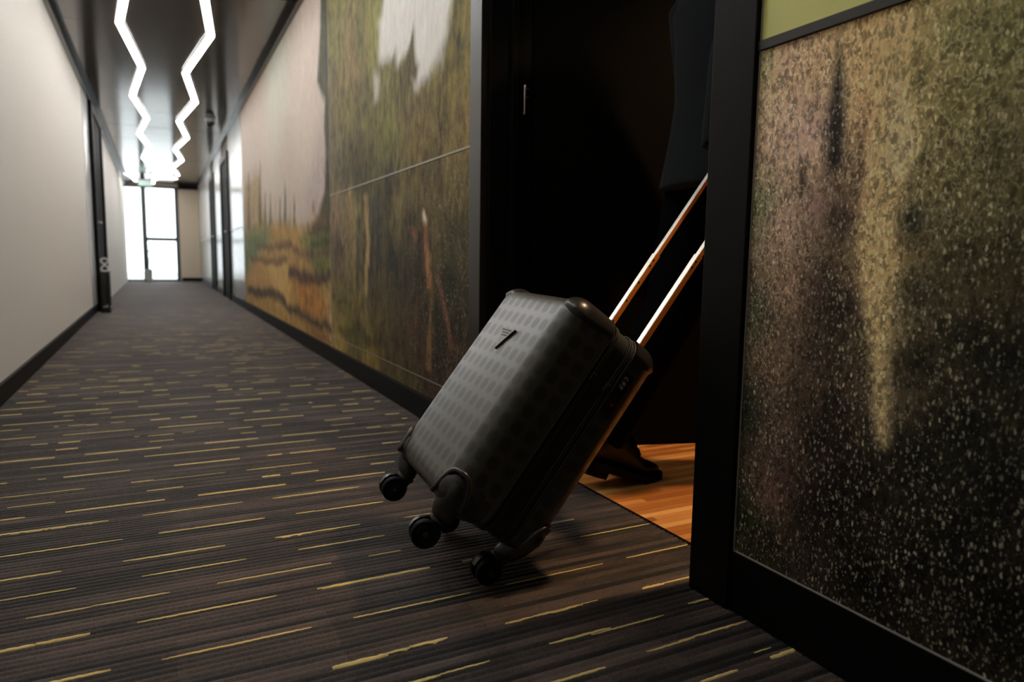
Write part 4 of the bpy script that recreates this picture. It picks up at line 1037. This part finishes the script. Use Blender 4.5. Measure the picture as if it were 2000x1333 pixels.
# relaxed left hand
hd = Vector((0.45, -0.05, -0.85)).normalized(); kn = WR_L+hd*0.09
limb(b, [WR_L, WR_L+hd*0.05, kn], [.027, .032, .03], 12)
for i, (off, ln) in enumerate(((-0.03, .075), (-0.01, .085), (0.01, .08), (0.03, .062))):
    p = WR_L+hd*0.06+Vector((0, 0, 0))+Vector((.02, 0, 0)).cross(hd)*0+Vector((0.6*off, 0.55*off, 0.3*off))
    mb_d = Vector((0.1, -0.1, -1)).normalized(); b.tube([p, kn+Vector((0.6*off, .55*off, .3*off)), kn+Vector((0.6*off, .55*off, .3*off))+hd*ln*0.5, kn+Vector((0.6*off, .55*off, .3*off))+hd*ln*0.5+mb_d*ln*0.5], [.011, .010, .009, .007], 8)
b.tube([WR_L+hd*0.025, WR_L+hd*0.05+Vector((.03, -.02, .01)), WR_L+hd*0.09+Vector((.045, -.03, .01))], [.013, .011, .008], 8)
body = voxel(b, 'body', M['skin'], 0.0065, 3)
# face and hair
hr = MB(); hr.loft([ell(1.462, 1.555, 1.60, .062, .070), ell(1.470, 1.555, 1.66, .083, .083), ell(1.482, 1.555, 1.715, .095, .084), ell(1.487, 1.555, 1.76, .085, .068), ell(1.487, 1.555, 1.787, .045, .038)])
voxel(hr, 'hair', M['hair'], 0.007, 4)
M['eye'] = mat('eye_white', lin((225, 222, 216)), 0.3)
for s in (-1, 1):
    e = MB().lathe([(0.002, -.010), (0.008, -.006), (0.0105, 0), (0.008, .006), (0.002, .010)], (1.588-PB.x, 1.555+s*.032-PB.y, 1.662), (1, 0, 0), 14).build('eye', M['eye'], person, smooth=True)
    MB().lathe([(0.0045, 0), (0.003, 0.002)], (1.597-PB.x, 1.555+s*.032-PB.y, 1.662), (1, 0, 0), 10).build('pupil', M['hair'], e)
    MB().tube([(1.597-PB.x, 1.555+s*.015-PB.y, 1.683), (1.598-PB.x, 1.555+s*.032-PB.y, 1.688), (1.588-PB.x, 1.555+s*.05-PB.y, 1.682)], .004, 6).build('eyebrow', M['hair'], person, smooth=True)
M['lip'] = mat('lips', lin((168, 104, 92)), 0.5)
MB().tube([(1.588-PB.x, 1.533-PB.y, 1.583), (1.598-PB.x, 1.555-PB.y, 1.581), (1.588-PB.x, 1.577-PB.y, 1.583)], [.003, .006, .003], 8).build('mouth', M['lip'], person, smooth=True)
# jacket: torso with flared back hem and both sleeves, one garment
j = MB()
j.loft([ell(1.445, 1.545, 0.862, .165, .205, 28), ell(1.448, 1.545, 0.90, .158, .20, 28), ell(1.458, 1.55, 1.02, .142, .185, 28), ell(1.463, 1.555, 1.12, .132, .175, 28), ell(1.465, 1.555, 1.25, .135, .185, 28), ell(1.46, 1.555, 1.37, .125, .205, 28), ell(1.462, 1.555, 1.44, .10, .18, 28), ell(1.47, 1.555, 1.485, .072, .085, 28), ell(1.475, 1.555, 1.505, .066, .07, 28)])
limb(j, [Vector((1.462, 1.47, 1.425)), SH_R+Vector((0, .012, -.022)), EL_R, WR_R], [.062, .076, .058, .043], 16)
limb(j, [Vector((1.462, 1.64, 1.425)), SH_L+Vector((0, -.012, -.022)), EL_L, WR_L], [.062, .076, .058, .043], 16)
jk = voxel(j, 'jacket', M['suit'], 0.010, 5)
jk['label'] = 'dark charcoal suit jacket with buttoned cuffs'
ad = (WR_R-EL_R).normalized(); outv = Vector((-0.55, -0.83, 0)); outv = (outv-ad*outv.dot(ad)).normalized()
for k in range(4):
    sd = 0.062+0.0165*k; c_ = WR_R-ad*sd+outv*(0.0425+0.058*sd)-PB
    MB().lathe([(0.0066, -0.002), (0.0066, 0.0018), (0.0050, 0.0026)], c_, outv, 12).build('cuff_button', M['button'], jk, autosmooth=40)
adl = (WR_L-EL_L).normalized(); sh = MB(); sh.tube([WR_L-adl*0.02, WR_L+adl*0.013], .035, 16); sh.build('shirt_cuff', M['shirt'], person).location = -PB
sf = MB(); sf.add([(1.606, 1.555, 1.17), (1.588, 1.515, 1.40), (1.545, 1.505, 1.47), (1.545, 1.605, 1.47), (1.588, 1.595, 1.40), (1.59, 1.555, 1.17), (1.56, 1.515, 1.40), (1.52, 1.505, 1.47), (1.52, 1.605, 1.47), (1.56, 1.595, 1.40)], [(0, 1, 4), (1, 2, 3, 4), (5, 9, 6), (6, 9, 8, 7), (0, 5, 6, 1), (1, 6, 7, 2), (2, 7, 8, 3), (3, 8, 9, 4), (4, 9, 5, 0)])
sf.build('shirt_front', M['shirt'], person).location = -PB
ti = MB(); ti.add([(1.609, 1.555, 1.18), (1.600, 1.532, 1.26), (1.556, 1.545, 1.462), (1.556, 1.565, 1.462), (1.600, 1.578, 1.26), (1.58, 1.555, 1.2), (1.55, 1.555, 1.45)], [(0, 1, 4), (1, 2, 3, 4), (0, 5, 1), (4, 5, 0), (1, 5, 6, 2), (4, 3, 6, 5), (2, 6, 3)])
ti.build('tie', M['suit'], person).location = -PB
sh = MB(); sh.loft([ell(1.475, 1.555, 1.49, .064, .066), ell(1.485, 1.555, 1.53, .060, .060)], cap=True); sh.build('shirt_collar', M['shirt'], person, smooth=True).location = -PB
# trousers
t_ = MB()
t_.loft([ell(1.465, 1.555, 0.80, .115, .165), ell(1.47, 1.555, 0.92, .128, .172), ell(1.47, 1.555, 1.0, .122, .165)])
limb(t_, [HIP_L, KN_L, AN_L+Vector((-.005, 0, -.03))], [.105, .082, .068], 16); limb(t_, [HIP_R, KN_R, AN_R+Vector((0, 0, -.01))], [.105, .082, .068], 16)
voxel(t_, 'trousers', M['trousers'], 0.010, 4)['label'] = 'black wool trousers'
# shoes
def shoe(ankle, toe_dir, pitch, toe_tip):
    """toe_tip: floor point of the toe end; pitch lifts the heel about the ball of the foot"""
    f = Vector((toe_dir[0], toe_dir[1], 0)).normalized(); s = Vector((-f.y, f.x, 0)); ball = Vector((toe_tip[0], toe_tip[1], 0))-f*0.085
    def xf(u, w, z):               # u along the foot from the toe tip back, bent at the ball
        if u <= 0.085: return Vector((toe_tip[0], toe_tip[1], 0))-f*u+s*w+Vector((0, 0, z))
        k = u-0.085; cp, sp = math.cos(pitch), math.sin(pitch)
        return ball-f*(k*cp - z*-sp*-1.0 if False else k*cp)+f*(z*sp)+Vector((0, 0, k*sp+z*cp))+s*w
    up_ = MB(); rings = []
    for u, hw, h in ((0.004, .016, .030), (0.015, .030, .046), (0.04, .043, .056), (0.08, .049, .068), (0.12, .046, .092), (0.16, .043, .125), (0.19, .040, .148), (0.22, .038, .150), (0.25, .036, .145), (0.275, .029, .125), (0.287, .016, .10)):
        r = []
        for k in range(16):
            t = 2*math.pi*k/16; cz = 0.5+0.5*math.sin(t); wv = math.cos(t)
            squeeze = 1.0 if h < 0.07 else (1.0-0.28*max(0, cz-0.35))
            r.append(xf(u, hw*wv*squeeze, 0.018+(h-0.018)*cz))
        rings.append(r)
    up_.loft(rings)
    so = MB(); rings = []
    for u, hw in ((-0.004, .018), (0.008, .036), (0.04, .049), (0.085, .055), (0.13, .048), (0.18, .041), (0.23, .041), (0.27, .037), (0.292, .022)):
        rings.append([xf(u, hw, 0.0), xf(u, hw, 0.022), xf(u, -hw, 0.022), xf(u, -hw, 0.0)])
    so.loft(rings)
    hl = MB(); hl.loft([[xf(u, w_, -0.0) for u, w_ in ((0.215, .037), (0.25, .038), (0.285, .026), (0.285, -.026), (0.25, -.038), (0.215, -.037))], [xf(u, w_, -0.02) for u, w_ in ((0.218, .036), (0.25, .037), (0.283, .025), (0.283, -.025), (0.25, -.037), (0.218, -.036))]])
    la = MB()
    for u, h in ((0.115, .091), (0.135, .107), (0.155, .123)):
        la.tube([xf(u, -.026, h-.014), xf(u, -.010, h+.001), xf(u, .010, h+.001), xf(u, .026, h-.014)], .0028, 6)
    seam = MB(); seam.tube([xf(0.088, .044, .040), xf(0.092, .025, .066), xf(0.094, 0, .0715), xf(0.092, -.025, .066), xf(0.088, -.044, .040)], .0022, 6)
    e = voxel(up_, 'shoe', M['leather'], 0.005, 4)
    for m_, nm, mt_ in ((so, 'sole', M['sole']), (hl, 'heel', M['sole']), (la, 'laces', M['sole']), (seam, 'toe_cap_seam', M['sole'])):
        o = m_.build(nm, mt_, e, autosmooth=40); o.location = -PB
shoe(AN_L, (0.985, 0.03), math.radians(20), (1.338, 1.655))
shoe(AN_R, (1.0, -0.02), 0.0, (1.99, 1.455))
